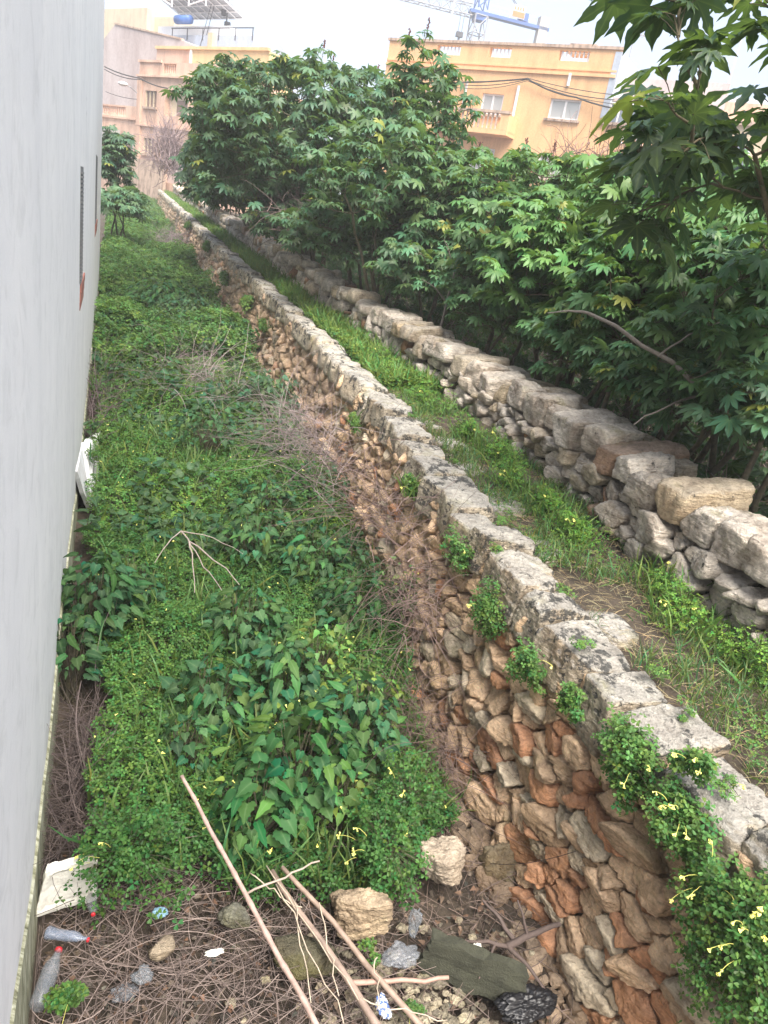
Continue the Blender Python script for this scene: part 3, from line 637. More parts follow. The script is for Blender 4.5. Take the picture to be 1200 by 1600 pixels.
for k, (px, py, rad, h, nl, lab) in enumerate([(430, 600, .55, .75, 420, 'dark small leaved shrub against the wall beyond the bramble heap'), (500, 720, .4, .6, 300, 'dark small leaved shrub growing through the bramble heap'), (350, 590, .5, .55, 300, 'small leaved shrub left of the bramble heap'),
        (300, 480, .8, .8, 420, 'small leaved shrub at the wall foot below the far clover tufts'), (560, 840, .28, .55, 170, 'small leaved shrub at the lower end of the bramble heap'), (225, 400, .9, .8, 380, 'greyish green shrub at the wall foot in the far gap')]):
    broad_plant(px, py, 2.8, rad, h, nl, .07 if px > 440 else .1, (.034, .085, .036), lab, proto=NET, name='small_leaved_shrub', group='small leaved shrubs by the wall', cat='shrub', mat='herb', seed=60 + k)
# oxalis: clumps of trefoils
def oxalis(c, rad, nl, label, name='clover_clump', group=None, size=.028, base=(.06, .14, .03), hang=0.0, flowers=3, seed=0, flat=(1, 1, .6), grass=0, cat='plant', fl_size=.018):
    r_ = np.random.default_rng(seed * 131 + 7); c = np.asarray(c, float); root = thing(name, label, cat, c, group)
    rad = np.asarray(rad, float) if np.ndim(rad) else rad * np.array(flat)
    D = rdir(nl, -1, 1, r_); q = r_.uniform(.25, 1, (nl, 1)) ** .5; lump = 1 + .35 * fbm(D * 1.8 + seed, 2, seed)[:, None]
    nb = max(3, int(nl / 45)); sub = rdir(nb, -1, 1, r_) * r_.uniform(.2, .85, (nb, 1)); rs = r_.uniform(.25, .6, nb); w_ = r_.integers(0, nb, nl)
    loose_ = (sub[w_] + D * rs[w_][:, None] * r_.uniform(.5, 1.1, (nl, 1))) + r_.normal(0, .07, (nl, 3))
    P = c + loose_ * rad * 1.1 - np.array([0, 0, 1]) * hang * (r_.uniform(0, 1, (nl, 1)) ** 2)
    mb = MB(); nrm = D * .7 + np.array([[-.3, -.2, .9]]) + r_.normal(0, .35, (nl, 3))
    scatter(mb, TRE, P, rdir(nl, -.4, .4, r_), nrm, size * r_.uniform(.6, 1.3, nl), greens(nl, base, .25, .15, r_))
    if grass:
        g_ = c + np.stack([r_.normal(0, rad[0] * .6, grass), r_.normal(0, rad[1] * .6, grass), -rad[2] * .5 * np.ones(grass)], 1)
        scatter(mb, BLD, g_, rdir(grass, -.2, .2, r_), np.array([[0, 0, 1.]]) + r_.normal(0, .45, (grass, 3)), r_.uniform(.1, .24, grass), greens(grass, (.1, .19, .045), .25, .15, r_))
    mb.build('leaves', M['herb'], root)
    if nl > 60:
        ns = nl // 5; ms = MB(); k = r_.integers(0, nl, ns); Q = np.stack([stem_path(c + (P[i] - c) * .2, P[i], .08, 4, r_) for i in k]); addtubes(ms, Q, .0012, 3, (.12, .22, .06)); ms.build('stems', M['castor_stem'], root)
    for j in range(flowers):
        d = unit(np.array([-1, -.5, .55]) + r_.normal(0, .45, 3)); b = c + d * rad * .7; tip = b + d * r_.uniform(.05, .11); n_ = int(r_.integers(3, 6)); mf = MB()
        addtubes(mf, [stem_path(b, tip, .1, 5, r_)], .0012, 3); fd = unit(np.array([-.3, -.2, -.7]) + r_.normal(0, .5, (n_, 3)))
        scatter(mf, TRU, np.tile(tip, (n_, 1)), fd, rdir(n_, 0, 1, r_), fl_size * r_.uniform(.7, 1.1, n_), np.tile([.7, .68, .2], (n_, 1))); mf.build('flower', M['petal'], root)
    return root
def onwall(px, py, off=.06, d0=None):     # point on the face of the left wall
    r = ray(px, py); x = 2.35
    for _ in range(6):
        P = r * (x / r[0]); dep = ztop(P[1], DC) - P[2]; x = float(xo(P[1])) + .08 - .17 * dep - off
    return r * (x / r[0])
hang = [(715, 858, (.07, .1, .09), 150, 'clover tuft on the wall face, highest of the five near ones', 1), (755, 945, (.08, .1, .12), 220, 'clover tuft hanging on the wall just under the coping, second from the top', 1),
        (825, 1025, (.06, .08, .1), 150, 'clover tuft on the wall, third down the coping line', 1), (895, 1095, (.05, .07, .05), 90, 'small sparse clover tuft under the coping, fourth down', 0),
        (985, 1190, (.08, .12, .13), 330, 'big clover clump spilling from under the coping in the middle of the near wall', 2), (1060, 1270, (.08, .11, .1), 280, 'clover clump with several yellow blooms below the big middle clump', 5),
        (1090, 1195, (.05, .07, .05), 110, 'clover sprig with tall yellow blooms between two coping stones', 3), (1165, 1480, (.12, .16, .26), 700, 'large clover mass with yellow blooms at the nearest end of the wall', 9), (1110, 1370, (.08, .1, .1), 260, 'clover clump just above the large mass at the near end', 5),
        (555, 660, (.06, .14, .12), 120, 'bright green grassy tuft on the wall beyond the brambles', 0), (640, 765, (.06, .1, .1), 110, 'clover tuft on the wall at the top of the brambles', 1),
        (412, 505, (.08, .25, .12), 130, 'green tuft on the wall, nearest of the far row', 0), (385, 470, (.1, .4, .18), 180, 'green tuft on the wall, second of the far row', 0), (350, 430, (.1, .4, .15), 140, 'green tuft on the wall, third of the far row', 0),
        (322, 385, (.1, .5, .16), 120, 'green tuft on the wall, fourth of the far row', 0), (295, 350, (.12, .6, .18), 120, 'small green tuft farthest along the wall', 0)]
for k, (px, py, rad, nl, lab, fl) in enumerate(hang):
    far = k >= 9; rad = tuple(np.array(rad) * (1.75 if 0 < k < 4 else 1.45 if not far else 1.0)); nl = int(nl * (2.6 if not far else 1.6))
    oxalis(onwall(px, py, .1), rad, nl, lab, group='clover tufts growing on the wall face', seed=k + 1, flowers=fl, hang=.05, size=.024 if not far else .034 + .012 * (k - 9), base=(.07, .16, .035) if not far else (.1, .19, .04), grass=30 if far else 0)
for k, (y, q) in enumerate([(1.75, .3), (2.2, .75), (2.75, .15), (3.3, .8), (4.3, .7), (5.6, .85), (6.9, .8), (8.4, .9), (3.85, .1), (2.45, .95)]):
    x = xo(y) + .05 + (xi(y) - xo(y) - .08) * q
    oxalis((x, y, ztop(y, DC) + .012), (.07, .09, .03), 90, 'small green tuft in the coping, %s' % ['nearest one, by the flowering sprig', 'near the inner edge of the second block', 'at the outer edge above the sparse tuft', 'on the inner edge beside the first flat slab', 'beyond the first flat slab', 'beside the longest flat slab', 'beyond the bramble heap', 'farthest of all', 'on the outer edge above the top wall tuft', 'at the lane side of the third block'][k], group='green tufts in the coping joints', seed=150 + k, flowers=1 if k == 0 else 0, size=.014, base=(.09, .19, .04))
# clumps along the lane
lane = [(4.15, 2.15, .3, 500, 6), (3.5, 2.6, .22, 300, 2), (3.4, 3.1, .2, 260, 3), (3.55, 3.45, .16, 200, 1), (3.3, 4.2, .2, 320, 2), (3.35, 4.75, .2, 300, 1), (3.25, 5.2, .17, 260, 2), (3.55, 5.9, .26, 420, 2), (3.45, 6.5, .2, 240, 1), (3.45, 7.6, .3, 380, 2), (3.4, 8.6, .26, 260, 1), (3.45, 9.5, .32, 340, 1)]
lab_l = ['leafy clump with yellow blooms at the very near end of the lane', 'green tuft in the lane, nearest after the flowering clump', 'green tuft by the foot of the low wall, third along the lane', 'small green tuft by the low wall, fourth along the lane', 'feathery green tuft in the lane, fifth from the near end', 'feathery green tuft in the lane, sixth from the near end', 'feathery green tuft, seventh along the lane beside flat slabs', 'wide bushy green tuft, eighth along the lane', 'green tuft, ninth along the lane', 'large bushy tuft, tenth along the lane where the slabs end', 'green tuft, eleventh along the lane', 'broad green tuft, farthest separate one before the lane turns all green']
for k, ((x, y, rad, nl, fl), lab) in enumerate(zip(lane, lab_l)):
    oxalis((x, y, ztop(y, DP) + .1), rad * 1.15, int(nl * 2.2), lab, group='green tufts along the lane', seed=70 + k, flowers=fl, size=.018 if k else .026, base=(.115, .25, .035), flat=(.75, 1.0, .7), grass=nl // 3)
# grass and dry stalks of the lane
r_ = np.random.default_rng(90)
def lane_stuff(name, label, y0, y1, n, proto, size, base, hv, seed, pw=1.0, gap=-1):
    r_ = np.random.default_rng(seed); y = y0 + (y1 - y0) * r_.uniform(0, 1, n) ** pw; k = r_.uniform(0, 1, n); x = xi(y) - .03 + (xf(y) + .1 - xi(y)) * k
    cl = fbm(np.stack([x * 3, y * 2, x * 0], 1), 3, seed) + np.where((y < 3.8), (k - .45) * 1.2, .0); m = cl > gap; x, y, cl, k = x[m], y[m], cl[m], k[m]; n = len(x)
    z = ztop(y, DP) + r_.uniform(-.01, hv, n) * (1 + .5 * cl); nr = np.array([[0, 0, 1.]]) + r_.normal(0, .5, (n, 3)); mb = MB()
    scatter(mb, proto, np.stack([x, y, z], 1), rdir(n, -.2, .3, r_), nr, size * r_.uniform(.5, 1.2, n), greens(n, base, .25, .2, r_)); return tag(mb.build(name, M['herb']), label, 'grass', kind='stuff')
lane_stuff('lane_grass', 'green grass blades growing in the near half of the lane', .8, 9, 13000, BLD, .12, (.1, .165, .055), .02, 91, gap=-.2)
lane_stuff('lane_clover', 'low clover spread across the near half of the lane', 1, 9, 17000, TRE, .019, (.08, .17, .035), .08, 92, gap=-.05)
lane_stuff('lane_grass', 'bright green growth covering the far half of the lane', 8.2, 60, 26000, TRE, .05, (.11, .2, .04), .16, 93, 1.8, gap=-.9)
lane_stuff('lane_grass', 'bright grass blades over the far half of the lane', 8.2, 45, 9000, BLD, .22, (.12, .21, .045), .1, 95, 1.5, gap=-.9)
n = 5500; y = .8 + 8.5 * r_.uniform(0, 1, n); x = xi(y) - .05 + (xf(y) - xi(y)) * r_.uniform(0, 1, n); a = r_.uniform(0, 6.28, n); L = r_.uniform(.03, .13, n); dx = np.stack([np.cos(a), np.sin(a), r_.normal(0, .15, n)], 1)
P0 = np.stack([x, y, ztop(y, DP) + .012 + r_.uniform(0, .03, n)], 1); mb = MB(); addtubes(mb, np.stack([P0, P0 + dx * L[:, None] * .5 + [0, 0, .006], P0 + dx * L[:, None]], 1), .0011, 3, greens(n, (.3, .25, .14), .3, .05, r_))
tag(mb.build('dry_straw', M['twig']), 'dry straw littering the lane', 'straw', kind='stuff')
# ---------------------------------------------------------------- dead brambles and twigs
def tangle_mesh(c, rad, n, L, rr=.0022, K=9, curl=1.3, grav=.25, seed=0, cols=((.2, .15, .14), (.3, .25, .23)), updir=None):
    r_ = np.random.default_rng(seed); rad = np.array(rad, float); P = np.array(c) + rdir(n, -1, 1, r_) * (r_.uniform(0, 1, (n, 1)) ** .45) * rad
    d = rdir(n, -.3, .9, r_) if updir is None else unit(np.array(updir) + r_.normal(0, .6, (n, 3))); ax = rdir(n, -1, 1, r_); st = (L * r_.uniform(.4, 1.3, n) / (K - 1))[:, None]; kk = r_.normal(0, curl, (n, 1)) / (K - 1)
    out = [P]
    for k in range(K - 1):
        d = unit(d + np.cross(ax, d) * kk + np.array([0, 0, -grav / (K - 1)]) + r_.normal(0, .09, (n, 3))); P = P + d * st; out.append(P)
    Q = np.stack(out, 1); R_ = (rr * r_.uniform(.4, 1.6, (n, 1))) * np.linspace(1.1, .45, K)[None]; k = r_.uniform(0, 1, (n, 1)); C = np.array(cols[0]) * (1 - k) + np.array(cols[1]) * k
    mb = MB(); addtubes(mb, Q, R_, 3, C); return mb
def tangle(name, label, c, *a, cat='brambles', group='dead brambles', **k):
    o = tangle_mesh(c, *a, **k).build(name, M['twig']); return tag(o, label, cat, group)
PB = ((.13, .1, .1), (.36, .3, .3)); RB = ((.1, .065, .06), (.34, .25, .23))
tangle('dead_bramble', 'purplish grey dead bramble heap leaning on the wall in the middle of the gap', ond(470, 690, 2.75), (.4, 1.3, .4), 420, .9, .0026, seed=1, cols=PB)
c = onwall(590, 800, .25); tangle('dead_bramble', 'reddish bramble stems hanging down the wall face', c, (.2, 1.1, .42), 190, .8, .0024, seed=2, cols=RB, grav=.5)
c = onwall(640, 940, .2); tangle('dead_bramble', 'thin dead vines trailing at the foot of the wall below the reddish stems', c, (.18, .55, .5), 260, .6, .0018, seed=3, cols=RB, grav=.8)
tangle('dead_bramble', 'grey dead bramble sprawling over the clover beyond the heap', ond(310, 590, 2.95), (.75, 1.4, .22), 260, .9, .0026, seed=4, cols=PB)
tangle('dead_bush', 'round purple grey leafless bush far up the gap', (2.0, 31, -2.1), (.75, 2.2, .55), 420, .8, .005, seed=5, cols=((.17, .13, .14), (.3, .24, .26)), cat='bush')
tangle('dead_bramble', 'dark dead stems between the white wall and the clover, near the foam slab', (-.08, 3.5, -3.25), (.16, .85, .14), 700, .5, .002, seed=6, cols=((.07, .05, .05), (.2, .16, .15)))
tangle('dead_bramble', 'dark dead stems along the white wall beyond the leaning board', (-.22, 11.5, -3.0), (.16, 2.8, .22), 380, .7, .004, seed=7, cols=((.07, .05, .05), (.16, .12, .12)))
tangle('dead_bramble', 'thin leafless vines hanging beside the pale rock at the wall foot', (1.98, 3.5, -3.1), (.16, .7, .3), 420, .5, .0018, seed=8, cols=((.07, .045, .04), (.2, .14, .12)), grav=.7)
tangle('dead_bush', 'dry brown undergrowth beneath the big tree behind the low wall', at(480, 345, 17), (1.3, 2.2, .5), 420, 1.0, .006, seed=9, cols=((.07, .05, .05), (.2, .15, .14)), cat='bush')
tangle('dead_bush', 'thin grey leafless shrub in front of the arched door', at(262, 245, 38), (.75, .8, 1.1), 500, 1.3, .012, seed=10, cols=((.25, .19, .2), (.38, .3, .3)), cat='bush', updir=(0, 0, 1))
# twig litter in the clearing
def litter(name, label, n, L, rr, x0, x1, y0, y1, z, seed, cols, kind='stuff'):
    r_ = np.random.default_rng(seed); P = np.stack([r_.uniform(x0, x1, n), r_.uniform(y0, y1, n), np.zeros(n)], 1); P[:, 2] = ztop(P[:, 1], DG) + r_.uniform(.02, z, n)
    K = 8; a = r_.uniform(0, 6.28, n); d = np.stack([np.cos(a), np.sin(a), r_.normal(0, .14, n)], 1); out = [P]; st = (L * r_.uniform(.3, 1.3, n) / (K - 1))[:, None]; kk = r_.normal(0, .9, n) / (K - 1)
    for k in range(K - 1):
        d = unit(np.stack([d[:, 0] - d[:, 1] * kk, d[:, 1] + d[:, 0] * kk, d[:, 2] + r_.normal(0, .06, n) - .01], 1)); P = P + d * st; out.append(P)
    Q = np.stack(out, 1); Q[:, :, 2] = np.maximum(Q[:, :, 2], ztop(Q[:, :, 1], DG) + .01); Q[:, :, 0] = np.clip(Q[:, :, 0], -.24, 2.26)
    q = r_.uniform(0, 1, (n, 1)); C = np.array(cols[0]) * (1 - q) + np.array(cols[1]) * q; mb = MB(); addtubes(mb, Q, rr * r_.uniform(.4, 1.5, (n, 1)) * np.linspace(1, .5, K)[None], 4, C)
    return tag(mb.build(name, M['twig']), label, 'twigs', kind=kind)
litter('twig_litter', 'dense mat of dry twigs on the bare ground at the front of the gap', 1500, .5, .0019, -.22, 1.35, 1.3, 2.95, .13, 20, ((.07, .05, .045), (.36, .29, .26)))
litter('twig_litter', 'thin dark twigs under the wall in the bare corner', 800, .35, .002, 1.2, 2.3, 1.2, 3.6, .09, 21, ((.06, .045, .04), (.28, .21, .18)))
r_ = np.random.default_rng(333); n = 2600; x = r_.uniform(-.22, 2.05, n); y = r_.uniform(1.3, 3.1, n); mb = MB(); scatter(mb, NET, np.stack([x, y, ztop(y, DG) + r_.uniform(.02, .08, n)], 1), rdir(n, -.3, .3, r_), np.array([[0, 0, 1.]]) + r_.normal(0, .5, (n, 3)), r_.uniform(.015, .04, n), greens(n, (.12, .085, .06), .45, .1, r_))
tag(mb.build('leaf_litter', M['twig']), 'small dead brown leaves strewn over the bare ground', 'leaf litter', kind='stuff')
def rod(name, label, a, b, r0, r1, col, cat, K=9, sag=0, knots=0, jit=.004, group=None, seed=0, mat='cane', k=8):
    r_ = np.random.default_rng(seed + 500); t_ = np.linspace(0, 1, K); P = np.array(a)[None] * (1 - t_[:, None]) + np.array(b)[None] * t_[:, None]; P = P + r_.normal(0, jit, P.shape) + np.array([0, 0, 1]) * sag * (4 * t_ * (1 - t_))[:, None]
    if knots:
        P2 = []; R2 = []; N = knots * 5 + 1
        for q in np.linspace(0, 1, N):
            p = np.array([np.interp(q, t_, P[:, i]) for i in range(3)]); P2.append(p); R2.append((r0 + (r1 - r0) * q))
        R2 = np.array(R2); R2[::5] *= 1.22; P = np.array(P2); rad = R2
    else: rad = np.linspace(r0, r1, K)
    mb = MB(); c = np.tile(np.array(col), (1, 1)); V, F = tubes([P], [rad], k); n = len(V); 
    cc = np.tile(np.array(col), (n, 1)) * (1 + .12 * fbm(V * [20, 20, 20], 2, seed)[:, None]); caps = [np.arange(k)[None, ::-1], np.arange(n - k, n)[None]]
    mb.add(V, [F] + caps, cc); return tag(mb.build(name, M[mat], smooth=True), label, cat, group)
# long cane resting on the greenery
A, B = ond(283, 1212, 2.92), ond(505, 1625, 3.12)
cane_ = rod('cane', 'long pale cane lying from the greenery down across the twigs', A, B, .0095, .0135, (.42, .31, .27), 'cane', sag=.015, knots=9)
rod('dry_stick', 'thick dry stem lying across the twigs, left of the pair right of the cane', ond(425, 1360, 3.15), ond(600, 1615, 3.2), .013, .018, (.3, .23, .19), 'dead stem', group='thick dry stems', seed=2)
rod('dry_stick', 'thick dry stem beside the left one, running under the rock pile', ond(440, 1352, 3.1), ond(672, 1618, 3.2), .011, .015, (.33, .25, .2), 'dead stem', group='thick dry stems', seed=3)
rod('dry_stick', 'short pale reddish stick lying flat below the small rock', ond(545, 1537, 3.2), ond(703, 1528, 3.2), .013, .009, (.42, .27, .22), 'stick', seed=4)
rod('dry_stick', 'thin pale stick crossing the tops of the thick stems', ond(385, 1395, 3.08), ond(500, 1345, 2.98), .006, .004, (.4, .33, .28), 'stick', seed=5)
for k, (a, b) in enumerate([((415, 1350), (560, 1560)), ((432, 1380), (540, 1600)), ((455, 1400), (490, 1560)), ((390, 1365), (470, 1420)), ((500, 1410), (530, 1560)), ((590, 1490), (592, 1570)), ((560, 1560), (700, 1600))]):
    rod('dry_reed', 'pale dry stalk over the thick stems, %s counting from the top' % ['first', 'second', 'third', 'fourth', 'fifth', 'sixth', 'seventh'][k], ond(*a, 3.08), ond(*b, 3.1), .0035, .0025, (.5, .43, .34), 'stalk', jit=.007, group='pale stalks by the thick stems', seed=10 + k, k=5)
# pale dead branch in the green
def branch(name, label, c, segs, col, r0, group=None, cat='branch', mat='twig'):
    mb = MB()
    for (a, b, r_a, r_b) in segs:
        P = stem_path(np.array(c) + a, np.array(c) + b, .06, 7); addtubes(mb, [P], [np.linspace(r_a, r_b, 7)], 5, np.array([col]))
    return tag(mb.build(name, M[mat], smooth=True), label, cat, group)
c = ond(282, 840, 2.85); v = lambda *a: np.array(a)
branch('dead_branch', 'pale forked dead branch sticking out of the clover', c, [(v(0, 0, .06), v(.14, -.5, -.02), .008, .004), (v(0, 0, .06), v(-.22, -.35, -.06), .006, .003), (v(.05, -.2, .06), v(.42, -.75, -.08), .008, .003), (v(.05, -.2, .06), v(.05, -.8, -.08), .007, .003), (v(0, 0, .06), v(.5, -.2, -.05), .006, .002), (v(.14, -.5, -.02), v(.3, -.95, -.1), .005, .002)], (.34, .29, .26), .01)
c = ond(790, 1490, 3.3)
branch('dead_root', 'dark gnarled root against the foot of the wall', c, [(v(0, 0, .05), v(.28, .0, .14), .02, .012), (v(0, 0, .05), v(-.3, .1, .02), .013, .006), (v(.05, 0, .05), v(-.05, .22, .12), .016, .006), (v(0, 0, .05), v(.1, -.25, .02), .014, .006), (v(-.05, .03, .05), v(-.22, -.12, .05), .008, .004), (v(.1, 0, .1), v(.06, .1, .24), .01, .004)], (.12, .09, .08), .02, cat='root')
for k, (a, b, c_) in enumerate([((700, 1320), (900, 1330), 'long thin rusty wire looping over the near wall face'), ((1085, 1500), (1165, 1490), 'short wire loop beside the large clover mass')]):
    A, B = onwall(*a, .1), onwall(*b, .1); t_ = np.linspace(0, 1, 12)[:, None]; P = A + (B - A) * t_ - np.array([0.02, 0, .12]) * 4 * t_ * (1 - t_); mb = MB(); addtubes(mb, [P], .0016, 4)
    tag(mb.build('wire', M['rust_wire']), c_, 'wire')
# ---------------------------------------------------------------- rocks, rubbish
def loose(name, label, c, size, seed, col, cat='rock', group=None, mat='chunk', n=22, rough=.12, rot=None, chips=6):
    r_ = np.random.default_rng(seed); N = unit(r_.normal(size=(9, 3))); d = r_.uniform(.8, 1.1, 9); V, F = rock(np.vstack([N, np.eye(3), -np.eye(3)]), np.concatenate([d, np.ones(6)]), n, 14, rough, chips, seed, 1.5)
    V = V + unit(V) * (fbm(V * 5, 5, seed) * .06 - .05 * np.abs(fbm(V * 9, 3, seed + 3)))[:, None]
    V = V * np.array(size) / 2; return tag(MB().add(V + np.array(c), F, col).build(name, M[mat], smooth=True), label, cat, group)
loose('rock', 'large pale rough rock standing by the wall foot', ond(690, 1352, 3.18), (.26, .2, .26), 3, (.58, .5, .4), n=36)
loose('rock', 'tan crumbly rock in front of the clover, left of the large pale one', ond(560, 1418, 3.18), (.27, .2, .23), 6, (.5, .4, .28), n=36)
loose('rock', 'small tan stone lying among the twigs right of the bottles', ond(252, 1486, 3.25), (.11, .1, .08), 7, (.4, .33, .24), n=12)
loose('rock', 'grey stone half hidden by twigs near the cane', ond(365, 1432, 3.25), (.15, .12, .1), 8, (.2, .2, .16), n=12)
loose('rock', 'greenish boulder at the wall foot beside the large pale rock', onwall(775, 1370, -.02), (.2, .2, .42), 9, (.22, .2, .13), mat='rubble')
loose('rock', 'pale upright stone at the wall foot above the large pale rock', onwall(690, 1230, -.02), (.2, .16, .26), 13, (.4, .35, .24), mat='rubble')
loose('rock', 'mossy stone under the stems at the front edge', ond(480, 1500, 3.3), (.3, .2, .14), 10, (.1, .1, .06), n=12)
# gravel
r_ = np.random.default_rng(77); mb = MB(); D, F = csphere(3)
for k in range(900):
    x, y = (r_.normal(1.38, .25), r_.normal(1.85, .22)) if k < 420 else (r_.uniform(-.2, 2.0), r_.uniform(1.3, 2.9)); s = r_.uniform(.008, .03) * (1 if k < 420 else .8)
    P = D * (1 + .25 * r_.normal(size=(len(D), 1))) * s * np.array([1, .8, .6]); mb.add(P + np.array([x, y, ztop(y, DG) + .05 * (k < 420) + .015]), F, np.array([.5, .45, .33]) * r_.uniform(.35, 1.2) if k < 420 else np.array([.28, .24, .2]) * r_.uniform(.3, 1.1))
for k in range(170):
    y = r_.uniform(1.1, 3.9); x = float(xo(y)) - .12 - abs(r_.normal(0, .12)); s = r_.uniform(.018, .06); V, F2 = rock(np.vstack([unit(r_.normal(size=(9, 3))), np.eye(3), -np.eye(3)]), np.concatenate([s * r_.uniform(.7, 1.1, 9), np.full(6, s)]), 5, 16, .15, 3, 7000 + k); V = np.clip(V, -s * 1.6, s * 1.6)
    mb.add(V * [1, 1, .7] + np.array([x, y, ztop(y, DG) + s * .4]), F2, np.array([.42, .32, .23]) * r_.uniform(.4, 1.2))
tag(mb.build('gravel', M['rubble'], smooth=False), 'loose yellowish pebbles on the bare ground below the wall', 'gravel', kind='stuff')
def slab(name, label, ctr, ux, uy, nz, w, h, th, mat, seed=0, cat='slab', rim=0, taper=.0, n=14):
    """irregular thick plate: local x,y grid, optional raised rim"""
    ux, uy = unit(np.array(ux, float)), None or unit(np.array(uy, float)); nz = unit(np.cross(ux, uy)); r_ = np.random.default_rng(seed); V = []; 
    g_ = np.linspace(-1, 1, n); oo = r_.uniform(0, 50)
    for s in (1, -1):
        for a in g_:
            for b in g_:
                k = 1 - taper * (b + 1) / 2; x = a * w / 2 * k; y = b * h / 2; e = max(abs(a), abs(b)); q = fbm(np.array([[a * 1.3 + oo, b * 1.3, s * .2]]), 3, seed)[0]
                x *= 1 + .05 * q; y *= 1 + .05 * q; z = s * th / 2 + .012 * q * (s > 0) + (rim if (s > 0 and e > .82) else 0)
                wob = .3 if mat == 'foam_white' else 1; x += wob * w * .05 * fbm(np.array([[b * 4, s, oo]]), 3, seed + 1)[0] * abs(a); y += wob * h * .07 * fbm(np.array([[a * 4, s, oo]]), 3, seed + 2)[0] * abs(b); V.append(np.array(ctr) + ux * x + uy * y + nz * z)
    F = []; m = n * n
    for a in range(n - 1):
        for b in range(n - 1):
            i = a * n + b; F.append((i, i + n, i + n + 1, i + 1)); F.append((m + i, m + i + 1, m + i + n + 1, m + i + n))
    for a in range(n - 1):
        for (i, j) in ((a, a + 1), (m - n + a + 1, m - n + a), ((a + 1) * n, a * n), (a * n + n - 1, (a + 1) * n + n - 1)): F.append((i, j, j + m, i + m))
    return tag(MB().add(V, np.array(F)).build(name, M[mat]), label, cat)
c = ond(108, 1378, 3.17); slab('foam_slab', 'broken white foam tray lying by the foot of the white wall', c, ond(145, 1365, 3.17) - ond(72, 1385, 3.2), ond(115, 1340, 3.0) - ond(105, 1415, 3.3), 0, .27, .27, .025, 'foam_white', 3, 'foam tray', rim=.012, taper=.2)
c = onwallW = np.array([-.16, 7.2, -2.62]); 
def WW(px, py, x):
    r = ray(px, py); return r * (x / r[0])
a, b, c2 = WW(131, 680, -.30), WW(150, 815, -.13), WW(120, 730, -.28)
Q4 = np.array([WW(131, 676, -.31), WW(121, 738, -.29), WW(150, 822, -.125), WW(156, 752, -.125)]); Q4[3] = Q4[2] + [0, 1.6, .55]; Q4[0][1] = 8.6
nb_ = unit(np.cross(Q4[1] - Q4[2], Q4[3] - Q4[2])); mb = MB(); E_ = []
for q in range(4):
    for w_ in range(8): a_ = w_ / 8; E_.append(Q4[q] * (1 - a_) + Q4[(q + 1) % 4] * a_ + rng.normal(0, .012, 3) * [.2, 1, 1])
E_ = np.array(E_); m_ = len(E_); mb.add(np.vstack([E_, E_ + nb_ * .04]), [np.arange(m_)[None], np.arange(2 * m_ - 1, m_ - 1, -1)[None], np.array([(i_, i_ + m_, (i_ + 1) % m_ + m_, (i_ + 1) % m_) for i_ in range(m_)])])
tag(mb.build('leaning_board', M['board_white']), 'white broken board leaning against the white wall with leaves creeping over it', 'board')
a, b = ond(655, 1478, 3.25), ond(830, 1552, 3.25)
slab('fallen_slab', 'mossy dark concrete slab sloping at the foot of the wall', (a + b) / 2, b - a, ond(750, 1480, 3.1) - ond(725, 1550, 3.35), 0, .46, .2, .06, 'moss_concrete', 7, 'concrete slab')
def crumple(name, label, c, size, mat, seed, cat, n=18, amp=.35, flat=1.0):
    D, F = csphere(n); V = D * (1 + amp * fbm(D * 1.6 + seed, 2, seed)[:, None]); rid = np.abs(fbm(D * 4 + seed * 3, 3, seed + 5))[:, None]; V = V * (1 - .35 * rid); return tag(MB().add(V * np.array(size) / 2 + np.array(c), F).build(name, M[mat], smooth=True), label, cat)
crumple('black_bag', 'crumpled black plastic bag at the foot of the wall', ond(825, 1568, 3.28), (.34, .17, .09), 'blackbag', 4, 'plastic bag', 34, .22)
crumple('plastic_sheet', 'clear crumpled plastic sheet lying beside the mossy slab', ond(628, 1492, 3.22), (.2, .12, .06), 'cloudy_plastic', 6, 'plastic sheet')
crumple('plastic_sheet', 'clear plastic film standing up between the two rocks', ond(647, 1440, 3.15), (.06, .08, .16), 'clear_plastic', 8, 'plastic sheet')
crumple('plastic_scrap', 'clear crumpled plastic under the twigs left of the cane', ond(195, 1552, 3.36), (.12, .08, .05), 'cloudy_plastic', 9, 'plastic scrap')
crumple('plastic_scrap', 'small grey plastic scrap right of the small tan stone', ond(222, 1525, 3.28), (.09, .08, .05), 'clear_plastic', 10, 'plastic scrap')
crumple('plastic_scrap', 'small light blue plastic scrap on the twigs', ond(250, 1426, 3.18), (.075, .06, .03), 'bluescrap', 12, 'plastic scrap', 12, .25)
crumple('snack_packet', 'blue and white printed snack packet beside the thick stems', ond(598, 1572, 3.2), (.06, .12, .03), 'wrapper', 14, 'packet', 14, .25)
crumple('plastic_scrap', 'white paper scrap at the dark root', ond(745, 1480, 3.2), (.045, .04, .04), 'foam_white', 15, 'paper scrap', 10, .4)
crumple('plastic_scrap', 'white scraps of plastic in the twigs right of the blue one', ond(335, 1488, 3.25), (.09, .03, .02), 'foam_white', 16, 'plastic scrap', 10, .5)
